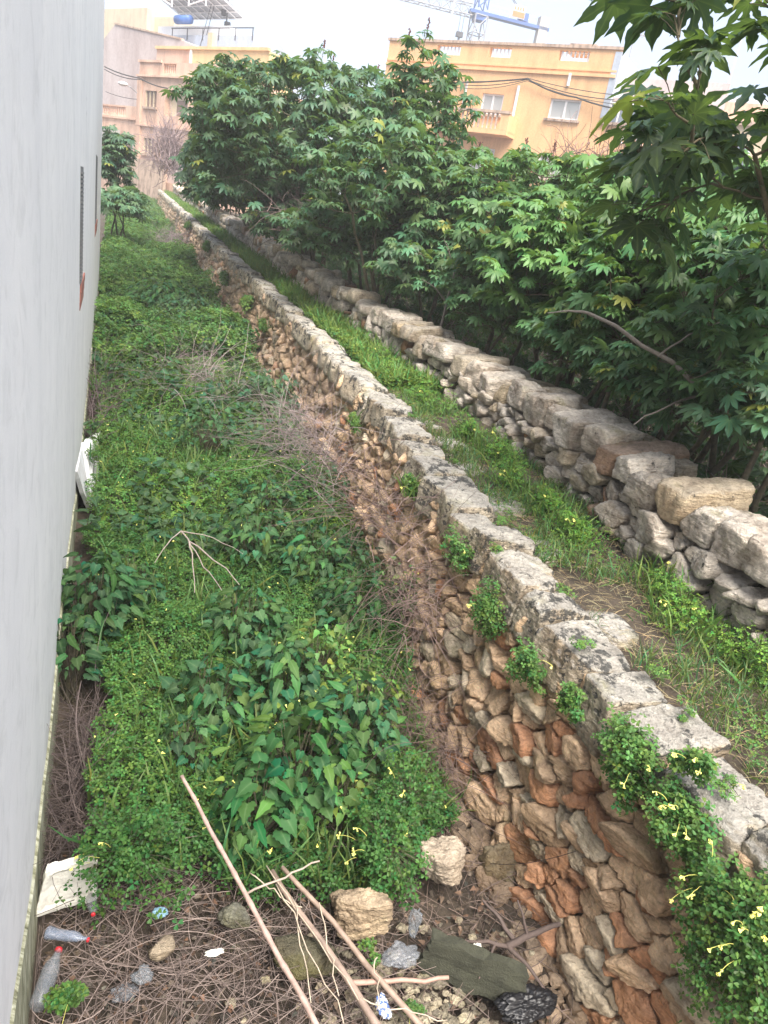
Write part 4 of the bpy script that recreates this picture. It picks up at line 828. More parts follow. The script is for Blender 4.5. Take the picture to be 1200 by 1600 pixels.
def bottle(label, c, axis, L, r, col_mat, seed):
    root = thing('plastic_bottle', label, 'bottle', c, 'discarded bottles'); ax = unit(np.array(axis, float)); prof = [(0, .0), (.02, .7), (.05, 1), (.3, .93), (.33, 1), (.5, .93), (.62, 1), (.74, .85), (.84, .45), (.9, .35), (.97, .35)]
    K = len(prof); P = np.array([np.array(c) + ax * (p[0] - .5) * L for p in prof]); V, F = tubes([P], [[max(p[1] * r, .001) for p in prof]], 14); V = V + fbm(V * 18, 3, seed)[:, None] * .006
    MB().add(V, F).build('bottle_body', M[col_mat], root, smooth=True)
    V, F = tubes([np.array([np.array(c) + ax * L * .45, np.array(c) + ax * L * .455, np.array(c) + ax * L * .5, np.array(c) + ax * L * .505])], [[.001, r * .42, r * .42, .001]], 12); MB().add(V, F).build('cap', M['redcap'], root, smooth=True)
bottle('clear bluish plastic bottle with red cap lying below the foam tray', ond(105, 1462, 3.22), ond(135, 1470, 3.22) - ond(75, 1458, 3.22), .2, .025, 'bottle_plastic', 1)
bottle('large clear crushed bottle by the foot of the white wall', ond(75, 1528, 3.22), ond(92, 1490, 3.25) - ond(62, 1570, 3.25), .26, .038, 'clear_plastic', 2)
bottle('small clear bottle standing behind the foam tray, its red cap towards the twigs', ond(144, 1415, 3.2), ond(147, 1440, 3.18) - ond(142, 1395, 3.25), .14, .024, 'clear_plastic', 3)
oxalis(ond(112, 1548, 3.2), (.09, .08, .07), 170, 'small bright clover plant among the twigs at the foot of the white wall', seed=201, flowers=1, size=.026, base=(.08, .17, .035))
oxalis(ond(575, 1480, 3.2) , (.05, .06, .05), 50, 'thin clover shoot below the tan rock', seed=202, flowers=0, size=.02, base=(.08, .17, .035))
oxalis(onwall(745, 1480, .06), (.05, .08, .07), 80, 'small clover plant at the foot of the wall by the dark root', seed=203, flowers=0, size=.022)
oxalis(ond(640, 1565, 3.25), (.07, .05, .03), 50, 'low clover sprig at the pebbles in front of the black bag', seed=204, flowers=1, size=.02)
for k, (px, py, lab) in enumerate([(640, 1250, 'clover mass spilling behind the large pale rock'), (600, 1320, 'clover mass between the two big rocks and the green'), (200, 1330, 'clover mass just right of the foam tray')]):
    oxalis(ond(px, py, 3.05), (.26, .28, .2), 900, lab, seed=210 + k, flowers=4, size=.026, base=(.045, .125, .026), group='clover masses at the edge of the clearing')
# ---------------------------------------------------------------- castor trees
def castor(name, label, base, crown, rad, ntips, size, seed, base_col=(.04, .11, .035), stem_r=.05, per=6, proto=None, spikes=0, low=-.6, cat='castor tree', group='castor trees', stemcol=(.5, .45, .35), stems=3):
    r_ = np.random.default_rng(seed); base = np.asarray(base, float); crown = np.asarray(crown, float); rad = np.asarray(rad, float)
    root = thing(name, label, cat, base, group)
    D = rdir(ntips, low, 1, r_); q = np.where(r_.uniform(0, 1, (ntips, 1)) < .72, r_.uniform(.82, 1.05, (ntips, 1)), r_.uniform(.35, .85, (ntips, 1)))
    lump = 1 + .22 * fbm(D * 2.2 + seed * 1.7, 3, seed)[:, None]; tips = crown + D * q * lump * rad
    nodes = [base.copy()]; nr = [0.0]; paths = []
    trunk_mb = MB(); crown_mb = MB(); tw = MB()
    for s in range(stems):
        top = crown + np.append(r_.normal(0, .35, 2) * rad[:2], -.25 * rad[2] + r_.uniform(-.2, .3) * rad[2]); b0 = base + np.append(r_.normal(0, .06 + .1 * (stems > 1), 2), 0); P = stem_path(b0, top, .04, 9, r_); P = P + np.cumsum(r_.normal(0, .03 * np.linalg.norm(top - b0) / 5, (9, 3)), 0) * np.linspace(0, 1, 9)[:, None]
        addtubes(trunk_mb, [P], [np.linspace(stem_r, stem_r * .5, 9)], 8, np.array([stemcol]))
        for p in P[2:]: nodes.append(p)
    NP = np.array(nodes[1:]); order = np.argsort(np.linalg.norm(tips - crown * [1, 1, 1] + [0, 0, rad[2] * .4], axis=1)); par = []
    segs = []; used = [NP]; allN = NP
    for i in order:
        tp = tips[i]; dd = np.linalg.norm(allN - tp, axis=1) + np.maximum(0, allN[:, 2] - tp[2] + .05) * 1.5; j = int(np.argmin(dd)); a = allN[j]; P = stem_path(a, tp, -.08 if tp[2] > a[2] else .1, 6, r_); L = np.linalg.norm(tp - a); P[0] = a; segs.append((P, min(stem_r * .55, .006 + .012 * L))); allN = np.vstack([allN, P[2:5]])
    Q = np.stack([s[0] for s in segs]); R_ = np.stack([np.linspace(s[1], max(s[1] * .35, .004), 6) for s in segs]); addtubes(tw, Q, R_, 5, np.array(stemcol) * r_.uniform(.7, 1.3, (len(segs), 1)))
    T = np.repeat(np.stack([s[0][-1] for s in segs]), per, 0); dirv = np.repeat(unit(np.stack([s[0][-1] - s[0][-3] for s in segs])), per, 0); n = len(T)
    a = r_.uniform(0, 2 * math.pi, n); o = unit(np.stack([np.cos(a), np.sin(a), r_.uniform(-.35, .75, n)], 1) + dirv * .5); sc = size * r_.uniform(.35, 1.25, n); pl = sc * r_.uniform(.6, 1.1, n)
    E_ = T + o * pl[:, None] - [0, 0, 1] * (.12 * pl[:, None]); B_ = T - dirv * (r_.uniform(0, .18, n) * 1)[:, None]
    mid = (B_ + E_) / 2 + np.array([0, 0, 1]) * (.08 * pl[:, None]); addtubes(tw, np.stack([B_, mid, E_], 1), .0035 * size / .25, 3, np.array([[.45, .42, .25]]) * np.ones((n, 3)))
    fw = unit(o * [1, 1, .2] + np.array([0, 0, -.45]) + r_.normal(0, .36, (n, 3))); nn = np.array([[0, 0, 1.]]) + .35 * o * [1, 1, 0] + r_.normal(0, .22, (n, 3))
    hgt = np.clip((E_[:, 2:3] - crown[2]) / rad[2], -1, 1)
    col = greens(n, base_col, .22, .1, r_); y_ = r_.uniform(0, 1, (n, 1)) < .025; col = np.where(y_, np.array([[.22, .24, .05]]), col)
    scatter(crown_mb, proto or PAL, E_, fw, nn, sc, col)
    trunk_mb.build('trunk', M['castor_stem'], root, smooth=True); tw.build('branches', M['castor_stem'], root, smooth=True); crown_mb.build('crown', M['leaf'], root, smooth=True)
    up = sorted(segs, key=lambda s: -s[0][-1][2])[:spikes]
    for s in up:
        p = s[0][-1]; H = size * r_.uniform(1.0, 1.6); mb = MB(); addtubes(mb, [np.array([p, p + [0, 0, H * .5], p + [.01, 0, H]])], [[.006, .005, .003]], 5); DD, FF = csphere(2)
        for k in range(26): z = H * (.35 + .65 * k / 26); mb.add(DD * .014 * size / .22 + p + np.array([r_.normal(0, .013), r_.normal(0, .013), z]), FF)
        mb.build('seed_spike', M['seed'], root)
    return root
t = NT('seed_husk'); M['seed'] = t.set((.13, .05, .045), .8)
def gz(x, y): return -DP - .35 + SL * min(y, 70)
G1, G2, G3 = (.035, .105, .035), (.045, .13, .028), (.07, .17, .028)
CT = [ # px, py of crown centre, distance, radii, tips, leaf, colour, label, proto, spikes
    (490, 232, 18.5, (2.7, 2.7, 1.75), 560, .24, (.032, .09, .036), 'large dome shaped castor tree behind the far part of the low wall', 'castor_tree', 3),
    (400, 250, 25, (2.0, 2.5, 1.75), 300, .27, (.034, .09, .04), 'castor bush forming the far left flank of the dome tree', 'castor_bush', 0),
    (345, 275, 32, (1.2, 2.4, 1.3), 140, .32, (.034, .09, .04), 'castor bush nearest the pink house behind the low wall', 'castor_bush', 0),
    (655, 200, 14.5, (.9, .9, 1.25), 90, .2, (.04, .11, .035), 'tall castor bush standing right of the dome tree against the orange house', 'castor_bush', 2),
    (600, 300, 13, (1.2, 1.3, .95), 120, .2, (.04, .11, .038), 'castor bush with dark stems below the right flank of the dome tree', 'castor_bush', 0),
    (745, 312, 14, (1.3, 1.2, .75), 120, .19, (.05, .14, .032), 'castor bush in front of the balcony of the orange house', 'castor_bush', 1),
    (690, 385, 9.6, (.95, .9, .75), 110, .17, (.045, .13, .032), 'castor bush with pale curved stems behind the low wall', 'castor_bush', 0),
    (800, 415, 9, (.85, .9, .7), 120, .17, (.06, .165, .026), 'bright green castor bush in the middle behind the low wall', 'castor_bush', 0),
    (850, 325, 13, (1.5, 1.3, .7), 150, .19, (.055, .15, .03), 'castor bush with dark spikes under the middle window of the orange house', 'castor_bush', 3),
    (935, 375, 10, (1.0, 1.1, .85), 130, .18, (.055, .155, .028), 'light green castor bush left of the near castor tree', 'castor_bush', 0),
    (985, 325, 15, (1.6, 1.4, .8), 110, .2, (.05, .13, .035), 'castor bush in front of the glazed balcony', 'castor_bush', 1),
    (900, 480, 7.6, (.75, .7, .6), 100, .17, (.045, .13, .032), 'castor bush leaning over the low wall with silvery upper leaves', 'castor_bush', 0),
    (1040, 460, 7.6, (.9, .9, .75), 140, .17, (.05, .145, .028), 'castor bush behind the boulders left of the ringed trunk', 'castor_bush', 0),
    (1065, 380, 9.5, (1.1, 1.1, .9), 120, .19, (.055, .15, .03), 'castor bush just behind the near castor tree', 'castor_bush', 0),
    (1010, 600, 6.6, (.6, .6, .42), 70, .17, (.035, .11, .035), 'low dark castor bush right behind the boulders', 'castor_bush', 0),
    (1190, 520, 7, (.9, .9, .9), 120, .18, (.04, .12, .03), 'castor bush at the right edge below the near castor tree', 'castor_bush', 0),
    (1110, 640, 5.6, (.5, .6, .35), 60, .16, (.03, .095, .034), 'dark low castor seedling behind the nearest boulders', 'castor_bush', 0),
    (960, 560, 6.9, (.6, .7, .4), 80, .16, (.034, .11, .034), 'low castor bush touching the top of the boulders', 'castor_bush', 0),
    (840, 520, 8.2, (.6, .8, .45), 90, .16, (.038, .12, .03), 'low castor bush with fresh leaves beside the large square boulder', 'castor_bush', 0),
    (740, 470, 9.8, (.6, .9, .5), 90, .17, (.036, .115, .034), 'low castor bush behind the middle of the low wall', 'castor_bush', 0),
    (640, 420, 12, (.8, 1.0, .6), 110, .18, (.034, .11, .036), 'low castor bush behind the wall where the moss starts', 'castor_bush', 0),
    (470, 345, 17, (1.0, 1.6, .7), 120, .22, (.03, .085, .036), 'shaded castor bush under the middle of the dome tree', 'castor_bush', 0),
    (370, 300, 24, (1.2, 2.2, .7), 120, .27, (.036, .1, .036), 'low castor bush under the left flank of the dome tree', 'castor_bush', 0),
    (1150, 420, 8.5, (1.0, .9, .8), 110, .18, (.045, .13, .03), 'castor bush seen behind the near ringed trunk', 'castor_bush', 0),
    (600, 345, 15, (1.2, 1.2, .9), 120, .2, (.036, .1, .036), 'castor bush filling the hollow between the dome tree and the slim tall one', 'castor_bush', 0),
    (690, 335, 13, (1.1, 1.1, .8), 110, .19, (.045, .12, .034), 'castor bush below the slim tall one, under the balcony', 'castor_bush', 0),
    (530, 365, 14, (1.0, 1.0, .6), 90, .19, (.036, .1, .036), 'low castor bush at the right foot of the dome tree', 'castor_bush', 0),
    (560, 395, 11.5, (.9, .9, .5), 60, .17, (.04, .11, .036), 'low castor bush reaching over the low wall under the dome tree', 'castor_bush', 0),
    (178, 258, 30, (.6, .7, 1.1), 90, .26, (.04, .1, .045), 'dark castor bush at the far end of the gap beside the white building', 'castor_bush', 0),
    (192, 318, 29, (.8, 1.6, .5), 80, .24, (.045, .12, .045), 'low spreading castor bush below the one at the far end of the gap', 'castor_bush', 0)]
for k, (px, py, ds, rad, nt, sz, col, lab, nm, sp) in enumerate(CT):
    c = at(px, py, ds); bx, by = c[0] + .15 * rad[0], c[1] + .2
    bz = gz(bx, by) if c[0] > 1.8 else ztop(by, DG)
    if c[0] > 1.8 and ds < 12.5: c = c + [max(0, float(xf(c[1])) + float(wr(c[1])) + rad[0] * .5 - c[0]), 0, 0]; bx = c[0] + .1
    if c[0] > 1.8: bx = max(bx, float(xf(by)) + float(wr(by)) + .25)
    castor(nm, lab, (bx, by, bz), c, rad, int(nt * 1.5), sz * .8, 1000 + k, np.array(col) * [1.12, 1.0, 1.08] + [.022, .03, .026], .035 if nt < 400 else .075, 6, PAL if ds < 12 else PALF, sp, stems=2 if nt < 115 else 3 if nt < 400 else 6)
# near tree on the right with big leaves
c = at(1232, 165, 5.2); b = at(1262, 640, 5.9)
b[0] = max(b[0], float(xf(b[1])) + float(wr(b[1])) + .95); tb = np.array([b[0], b[1], gz(b[0], b[1])])
castor('castor_tree', 'near castor tree with large dark glossy leaves at the right edge', tb, c, (1.0, .9, .95), 66, .215, 77, (.034, .072, .042), .028, 6, PALH, 0, low=-.8, stems=2, stemcol=(.9, .8, .65))
for k, (lab, px, py, ds, sg) in enumerate([
    ('pale bent branch rising among castor leaves behind the middle of the low wall', 705, 425, 10.6, [((0, 0, -.9), (.05, 0, 0), .018, .014), ((.05, 0, 0), (.35, .1, .55), .014, .005), ((.05, 0, 0), (-.2, 0, .4), .011, .005), ((0, 0, -.4), (-.45, -.1, -.15), .012, .005)]),
    ('long pale branch slanting behind the nearest boulders', 1080, 590, 6.4, [((-.9, .3, .35), (.5, -.1, -.35), .014, .024), ((-.3, .1, .12), (.1, 0, .45), .01, .005), ((-.9, .3, .35), (-1.2, .4, .3), .012, .004), ((.1, 0, -.15), (-.5, -.1, -.4), .012, .005)])]):
    branch('bare_branch', lab, at(px, py, ds), [(np.array(a), np.array(b), ra, rb) for a, b, ra, rb in sg], (.24, .21, .18), .01, group='bare branches behind the low wall')
# reddish dry shrubs before the orange house
tangle('dry_shrub', 'reddish brown dry shrub in front of the foot of the orange house', at(935, 272, 19), (1.5, 1, .6), 220, .9, .009, seed=31, cols=((.16, .09, .08), (.3, .2, .17)), cat='shrub', updir=(0, 0, 1))
# undergrowth behind the low wall
r_ = np.random.default_rng(301); n = 26000; y = 1.8 + 24 * r_.uniform(0, 1, n) ** 1.3; x = xf(y) + wr(y) + .05 + 7 * r_.uniform(0, 1, n) ** 1.4
h = .45 + .35 * fbm(np.stack([x * .8, y * .8, x * 0], 1), 3, 12); z = np.array([-DP - .35]) + SL * y + h * r_.uniform(.1, 1.0, n) * (1 + .8 * np.clip((x - xf(y) - 1.5) / 3, 0, 1))
mb = MB(); scatter(mb, NET, np.stack([x, y, z], 1), rdir(n, -.5, .2, r_), np.array([[0, 0, 1.]]) + r_.normal(0, .5, (n, 3)), r_.uniform(.05, .13, n), greens(n, (.03, .085, .028)))
tag(mb.build('undergrowth', M['herb']), 'dark leafy undergrowth beneath the castor bushes behind the low wall', 'undergrowth', kind='stuff')
n = 15000; y = 2.0 + 32 * r_.uniform(0, 1, n) ** 1.4; x = xf(y) + wr(y) + .35 + 9 * r_.uniform(0, 1, n) ** 1.3; e = x - xf(y) - wr(y)
z = -DP - .35 + SL * y + r_.uniform(.1, 1, n) * np.interp(e, [.3, 1.2, 4, 10], [.75, 1.35, 2.1, 2.9]); mb = MB()
scatter(mb, PALF, np.stack([x, y, z], 1), rdir(n, -.7, .1, r_), np.array([[0, 0, 1.]]) + r_.normal(0, .4, (n, 3)), r_.uniform(.08, .17, n), greens(n, (.05, .11, .052)))
tag(mb.build('undergrowth', M['leaf']), 'shaded mass of lower castor leaves behind the low wall', 'undergrowth', kind='stuff')
n = 2600; y = 2.2 + 18 * r_.uniform(0, 1, n); x = xf(y) + wr(y) + .4 + 5 * r_.uniform(0, 1, n); P = np.stack([x, y, -2.4 + SL * y], 1); d = unit(rdir(n, .1, 1, r_)); out = [P]
for k in range(6): d = unit(d + r_.normal(0, .25, (n, 3))); P = P + d * r_.uniform(.1, .3, (n, 1)); out.append(P)
mb = MB(); addtubes(mb, np.stack(out, 1), np.linspace(.008, .002, 7)[None] * r_.uniform(.5, 1.5, (n, 1)), 4, greens(n, (.25, .2, .17), .3, .05, r_))
tag(mb.build('dry_stalks', M['twig']), 'dry bare stalks standing under the castor bushes', 'stalks', kind='stuff')
# ---------------------------------------------------------------- buildings
class Frame:
    def __init__(s, ref, dist, vpx):
        vy = 366 + (vpx - 678) * .179 ; e = ray(vpx, 0); 
        # horizontal direction whose vanishing point has this abscissa
        u = CM.T @ np.array([0, 0, 1.]); py = 800 - (u[0] * (vpx - 600) + u[2] * FPX) / u[1]; e = ray(vpx, py); e[2] = 0; s.e = -unit(e); s.n = np.array([s.e[1], -s.e[0], 0]); s.P = at(*ref, dist); s.P = np.array([s.P[0], s.P[1], 0])
        if s.n @ s.P > 0: s.n = -s.n
    def __call__(s, V): V = np.asarray(V, float); return s.P + V[:, :1] * s.e + V[:, 1:2] * s.n + V[:, 2:3] * np.array([0, 0, 1.])
    def uv(s, px, py, w=0):
        r = ray(px, py); t_ = ((s.P + s.n * w) @ s.n) / (r @ s.n); Q = r * t_; return float((Q - s.P) @ s.e), float(Q[2])
def bx(fr, name, mat, parent, *boxes, label=None):
    mb = MB()
    for b in boxes: mb.box(b[0], b[1], b[2], b[3], b[4], b[5], fr)   # s0 s1 w0 w1 z0 z1
    return mb.build(name, M[mat], parent, label=label)
def baluster_row(fr, parent, s0, s1, w, z0, z1, step=.22, mat='trim_white', r=.07):
    mb = MB(); H = z1 - z0; prof = [(0, .9), (.08, .9), (.1, .5), (.3, 1.0), (.5, .6), (.7, .95), (.9, .5), (.92, .9), (1, .9)]; s = s0 + step / 2
    while s < s1 - step * .3:
        P = fr(np.array([[s, w, z0 + H * p[0]] for p in prof])); V, F = tubes([P], [[p[1] * r for p in prof]], 8); mb.add(V, F); s += step
    return mb.build('balusters', M[mat], parent, smooth=True)
# orange house
FO = Frame((971, 78), 51.5, -1500); k = 51.5 / 27
oh = thing('orange_house', 'long orange rendered house with baluster openings in its parapet', 'house', FO(np.array([[-8, -4, -1.5]]))[0])
U = lambda s0, s1, z0, z1: (s0 * k, s1 * k, z0 * k, z1 * k)
bal = [U(-6.4, -5.5, 5.7, 5.98), U(-4.4, -3.62, 5.7, 5.98), U(-1.95, -.95, 5.7, 5.98)]; wins = [U(-4.36, -3.56, 4.02, 4.64), U(-1.9, -.86, 4.06, 4.64), U(-6.6, -6.0, 4.0, 4.64)]
low = [U(-4.4, -3.5, 2.3, 3.0), U(-1.9, -.86, 2.3, 3.0)]
mb = MB(); wall_grid(mb, [-8.4 * k, 0], [-2, 6.05 * k], bal + wins + low, FO, -.35, 0)
mb.box(-8.4 * k, -8.4 * k + .3, -9, -.35, -2, 6.05 * k, FO); mb.box(-8.4 * k + .3, -.3, -9.3, -9, -2, 6.05 * k - 1, FO); mb.box(-8.4 * k + .3, -.3, -9, -.35, 5.3 * k, 5.35 * k, FO)
mb.build('facade', M['orange_paint'], oh)
bx(FO, 'side_wall', 'pale_blue_paint', oh, (-.3, 0.003, -9, -.36, -2, 6.05 * k), (-.28, .12, -.1, .05, 4.2 * k, 6.0 * k))
bx(FO, 'cornice', 'orange_paint', oh, (-8.4 * k, .05, .003, .12, 5.3 * k, 5.3 * k + .16), (-8.4 * k, .05, .003, .06, 5.45 * k, 5.45 * k + .1))
bx(FO, 'coping', 'grime_stone', oh, (-8.45 * k, .12, -.42, .1, 6.05 * k + .003, 6.05 * k + .16), (-2.1 * k, -1.2 * k, -3, -2, 6.05 * k + .2, 6.05 * k + .75))
for (a, b, c, d) in bal:
    baluster_row(FO, oh, a, b, -.17, c, d, .27)
for (a, b, c, d) in wins + low:
    w_ = bx(FO, 'window', 'trim_white', oh, (a, b, -.2, -.1, c, c + .1), (a, b, -.2, -.1, d - .1, d), (a, a + .12, -.2, -.1, c + .1, d - .1), (b - .12, b, -.2, -.1, c + .1, d - .1), ((a + b) / 2 - .06, (a + b) / 2 + .06, -.21, -.09, c + .1, d - .1))
    bx(FO, 'pane', 'curtain', w_, (a + .12, (a + b) / 2 - .06, -.17, -.15, c + .1, d - .1)); bx(FO, 'pane', 'curtain', w_, ((a + b) / 2 + .06, b - .12, -.17, -.15, c + .1, d - .1))
    bx(FO, 'sill', 'grime_stone', w_, (a - .15, b + .15, -.1, .15, c - .13, c - .003))
bb = bx(FO, 'balcony', 'orange_paint', oh, (-5.9 * k, -2.9 * k, .003, 1.3, 3.35 * k, 3.35 * k + .25), (-5.9 * k, -2.9 * k, 1.1, 1.3, 3.35 * k + .253, 3.45 * k + .1))
bx(FO, 'rail', 'grime_stone', bb, (-5.95 * k, -2.88 * k, 1.05, 1.36, 3.97 * k, 3.97 * k + .15)); baluster_row(FO, bb, -5.8 * k, -3.2 * k, 1.2, 3.45 * k + .1, 3.97 * k, .3, 'grime_stone', .09)
bx(FO, 'rail_post', 'orange_paint', bb, (-3.2 * k, -2.9 * k, 1.103, 1.303, 3.45 * k + .1, 3.965 * k), (-3.0 * k, -2.9 * k, .003, 1.1, 3.45 * k, 3.965 * k))
for (s0, z0, z1) in ((-5.0, 4.0, 4.94), (-3.08, 4.0, 4.92), (-1.42, 5.0, 5.35)):
    mb = MB(); P = FO(np.array([[s0 * k, .1, z0 * k], [s0 * k, .1, z1 * k]])); addtubes(mb, [P], .09, 8); mb.build('downpipe', M['trim_white'], oh)
# glazed balcony wing
gw = thing('glazed_balcony', 'white framed glazed balcony with stone sill right of the orange house corner', 'balcony', FO(np.array([[2, -2, 3.5 * k]]))[0])
bx(FO, 'slab', 'orange_paint', gw, (.02, 6, -2.2, -.1, 3.2 * k, 4.02 * k)); bx(FO, 'sill', 'grime_stone', gw, (-.3, 6.1, -.1 + .003, .15, 4.02 * k, 4.1 * k))
for s in np.arange(.1, 3.4, .55): bx(FO, 'frame_post', 'trim_white', gw, (s, s + .09, -.3, -.2, 4.1 * k, 4.62 * k))
bx(FO, 'top_rail', 'trim_white', gw, (.1, 3.5, -.32, -.18, 4.62 * k, 4.62 * k + .12)); bx(FO, 'pane', 'glass', gw, (.1, 3.4, -.26, -.24, 4.1 * k + .01, 4.62 * k - .01))
bx(FO, 'back_wall', 'mauve_render', gw, (.02, 6, -2.6, -2.3, 4.02 * k, 5.6 * k)); bx(FO, 'canopy', 'mauve_render', gw, (.02, 6, -2.3, -.6, 4.75 * k, 4.85 * k))
baluster_row(FO, gw, .9, 2.8, -.02, 3.55 * k, 3.95 * k, .3, 'trim_white', .09)
bx(FO, 'base', 'orange_paint', gw, (.02, 6, -2.2, -.2, -2, 3.2 * k - .01))
ch = thing('cream_house', 'cream house with stepped roof behind the near castor tree', 'house', FO(np.array([[12, -6, -1.5]]))[0])
bx(FO, 'wall', 'cream_paint', ch, (4, 26, -12, -6, -2, 4.9 * k)); bx(FO, 'upper_wall', 'pink_stone', ch, (3, 9, -11, -7, 4.9 * k + .01, 5.6 * k), (12, 20, -11, -7, 4.9 * k + .01, 5.4 * k)); bx(FO, 'roof_edge', 'grime_stone', ch, (3.9, 26.1, -6, -5.8, 4.85 * k, 4.97 * k))
for s in (6, 10, 14, 18):
    w_ = bx(FO, 'window', 'trim_white', ch, (s, s + 1.6, -6, -5.9, 3.6 * k, 4.3 * k)); bx(FO, 'pane', 'glass', w_, (s + .12, s + 1.48, -5.9, -5.88, 3.6 * k + .12, 4.3 * k - .12))
def tilted_panel(name, label, fr, s0, s1, w0, w1, z0, z1, tank=None, rows=4):
    root = thing(name, label, 'solar panels', fr(np.array([[s0, w0, z0]]))[0]); mb = MB(); th = .12
    V = fr(np.array([[s0, w0, z1], [s1, w0, z1], [s1, w1, z0], [s0, w1, z0], [s0, w0, z1 - th], [s1, w0, z1 - th], [s1, w1, z0 - th], [s0, w1, z0 - th]])); mb.add(V, np.array([[0, 1, 2, 3], [7, 6, 5, 4], [0, 4, 5, 1], [1, 5, 6, 2], [2, 6, 7, 3], [3, 7, 4, 0]])); mb.build('panel', M['grey_metal'], root)
    mb = MB()
    for q in np.linspace(0, 1, rows + 1): w = w0 + (w1 - w0) * q; z = z1 + (z0 - z1) * q - th; mb.add(*tubes([fr(np.array([[s0, w, z - .05], [s1, w, z - .05]]))], .06, 4))
    for q in np.linspace(0, 1, 9): s = s0 + (s1 - s0) * q; mb.add(*tubes([fr(np.array([[s, w0, z1 - th - .08], [s, w1, z0 - th - .08]]))], .05, 4))
    for q in (.08, .36, .64, .92): s = s0 + (s1 - s0) * q; mb.add(*tubes([fr(np.array([[s, w0 + .3, z0 - .3], [s, w0 + .3, z1 - .2]]))], .07, 5)); 
    mb.add(*tubes([fr(np.array([[s0 + .3, w0 + .3, z1 - .3], [s0 + (s1 - s0) * .36, w0 + .3, z0 - .2]]))], .06, 4)); mb.add(*tubes([fr(np.array([[s1 - .3, w0 + .3, z1 - .8], [s0 + (s1 - s0) * .64, w0 + .3, z0 - .2]]))], .06, 4)); mb.build('support_frame', M['trim_white'], root)
    if tank: tank(root)
    return root
tilted_panel('solar_array', 'small tilted solar panel on the roof behind the near castor tree', FO, 4.5, 8.5, -12, -9, 5.7 * k, 6.25 * k)
# far pink house and what stands behind it
FP = Frame((215, 195), 65, -1070); q_ = lambda px, py, w=0: FP.uv(px, py, w)
def rect(px0, py0, px1, py1, w=0): a, b = q_(px0, py0, w); c, d = q_(px1, py1, w); return (min(a, c), max(a, c), min(b, d), max(b, d))
ph = thing('pink_house', 'weathered pink stone house with arched openings at the end of the gap', 'house', FP(np.array([[3, -2, -.5]]))[0])
kk = 65 / 48
wu = (.59 * kk, 1.63 * kk, 3.84 * kk, 4.63 * kk); wl = (.58 * kk, 1.57 * kk, 1.5 * kk, 2.29 * kk); nu = (2.35 * kk, 4.3 * kk, 3.5 * kk, 4.75 * kk); al = (2.45 * kk, 4.3 * kk, .2 * kk, 2.2 * kk); pb = (2.1 * kk, 3.2 * kk, 5.5 * kk, 5.95 * kk)
mb = MB(); wall_grid(mb, [0, 9 * kk], [-1.2, 6.0 * kk], [wu, wl, nu, al, pb], FP, -.5, 0); mb.box(0.01, 9 * kk, -5, -.51, -1.2, 5.3 * kk, FP); mb.build('facade', M['pink_stone'], ph)
def arch(fr, parent, h, w, mat, name='arch'):
    a, b, c, d = h; mb = MB(); r = (b - a) / 2; n = 10; top = d; V = []; 
    for i in range(n + 1):
        t_ = math.pi * i / n; V += [((a + b) / 2 - r * math.cos(t_), w, top - r * .6 + r * .6 * math.sin(t_)), ((a + b) / 2 - r * math.cos(t_), w, top + .01)]
    V = np.array(V); V2 = V.copy(); V2[:, 1] -= .3; m = len(V); F = [(2 * i, 2 * i + 2, 2 * i + 3, 2 * i + 1) for i in range(n)] + [(2 * i, 2 * i + m, 2 * i + 2 + m, 2 * i + 2) for i in range(n)]
    mb.add(fr(np.vstack([V, V2])), np.array(F)); return mb.build(name, M[mat], parent)
for h in (nu, al): arch(FP, ph, h, .004, 'pink_stone'); bx(FP, 'niche_back', 'mauve_render' if h is al else 'cream_paint', ph, (h[0], h[1], -.5, -.45, h[2], h[3]))
for (a, b, c, d) in (wu, wl):
    w_ = bx(FP, 'window', 'cream_paint', ph, *[(x, x + .08, -.15, -.07, c, d) for x in np.linspace(a, b - .08, 4)]); bx(FP, 'shutter', 'shutter', w_, (a + .02, b - .02, -.2, -.16, c + .02, d - .02)); bx(FP, 'sill', 'grime_stone', w_, (a - .15, b + .15, -.07, .15, c - .15, c - .003))
bx(FP, 'shutter', 'shutter', ph, (nu[0] + .9, nu[1] - .1, -.44, -.4, nu[2] + .1, nu[3] - .6)); baluster_row(FP, ph, pb[0], pb[1], -.2, pb[2], pb[3], .24, 'pink_stone', .09)
bx(FP, 'cornice', 'pink_stone', ph, (-.1, 9 * kk, .004, .22, 5.27 * kk, 5.36 * kk), (-.1, 9 * kk, .004, .16, 2.86 * kk, 2.95 * kk), (-.05, .45, .004, .14, -1, 5.26 * kk), (-.1, 2.0 * kk, .004, .1, 5.97 * kk, 6.08 * kk)); bx(FP, 'low_wall', 'grime_stone', ph, (-.3, 3.3 * kk, .5, .8, -1.2, 1.15 * kk))
lwg = thing('low_wing', 'lower pink wing with balustraded terrace left of the pink house', 'house', FP(np.array([[-2, -2, -.5]]))[0])
bx(FP, 'wall', 'pink_stone', lwg, (-5 * kk, -.12, -4, -.003, -1.2, 3.24 * kk)); bx(FP, 'parapet', 'pink_stone', lwg, (-1.2 * kk, -.12, -.3, -.01, 3.243 * kk, 3.8 * kk), (-5 * kk, -.12, -.01, .15, 3.1 * kk, 3.2 * kk)); bx(FP, 'rail', 'pink_stone', lwg, (-5 * kk, -1.2 * kk, -.3, -.01, 3.72 * kk, 3.8 * kk)); baluster_row(FP, lwg, -3.6 * kk, -1.25 * kk, -.15, 3.243 * kk, 3.72 * kk, .26, 'pink_stone', .09)
bx(FP, 'roof_shelter', 'concrete', lwg, (-4.2 * kk, -1.3 * kk, .3, 1.5, 1.9 * kk, 2.5 * kk)); 
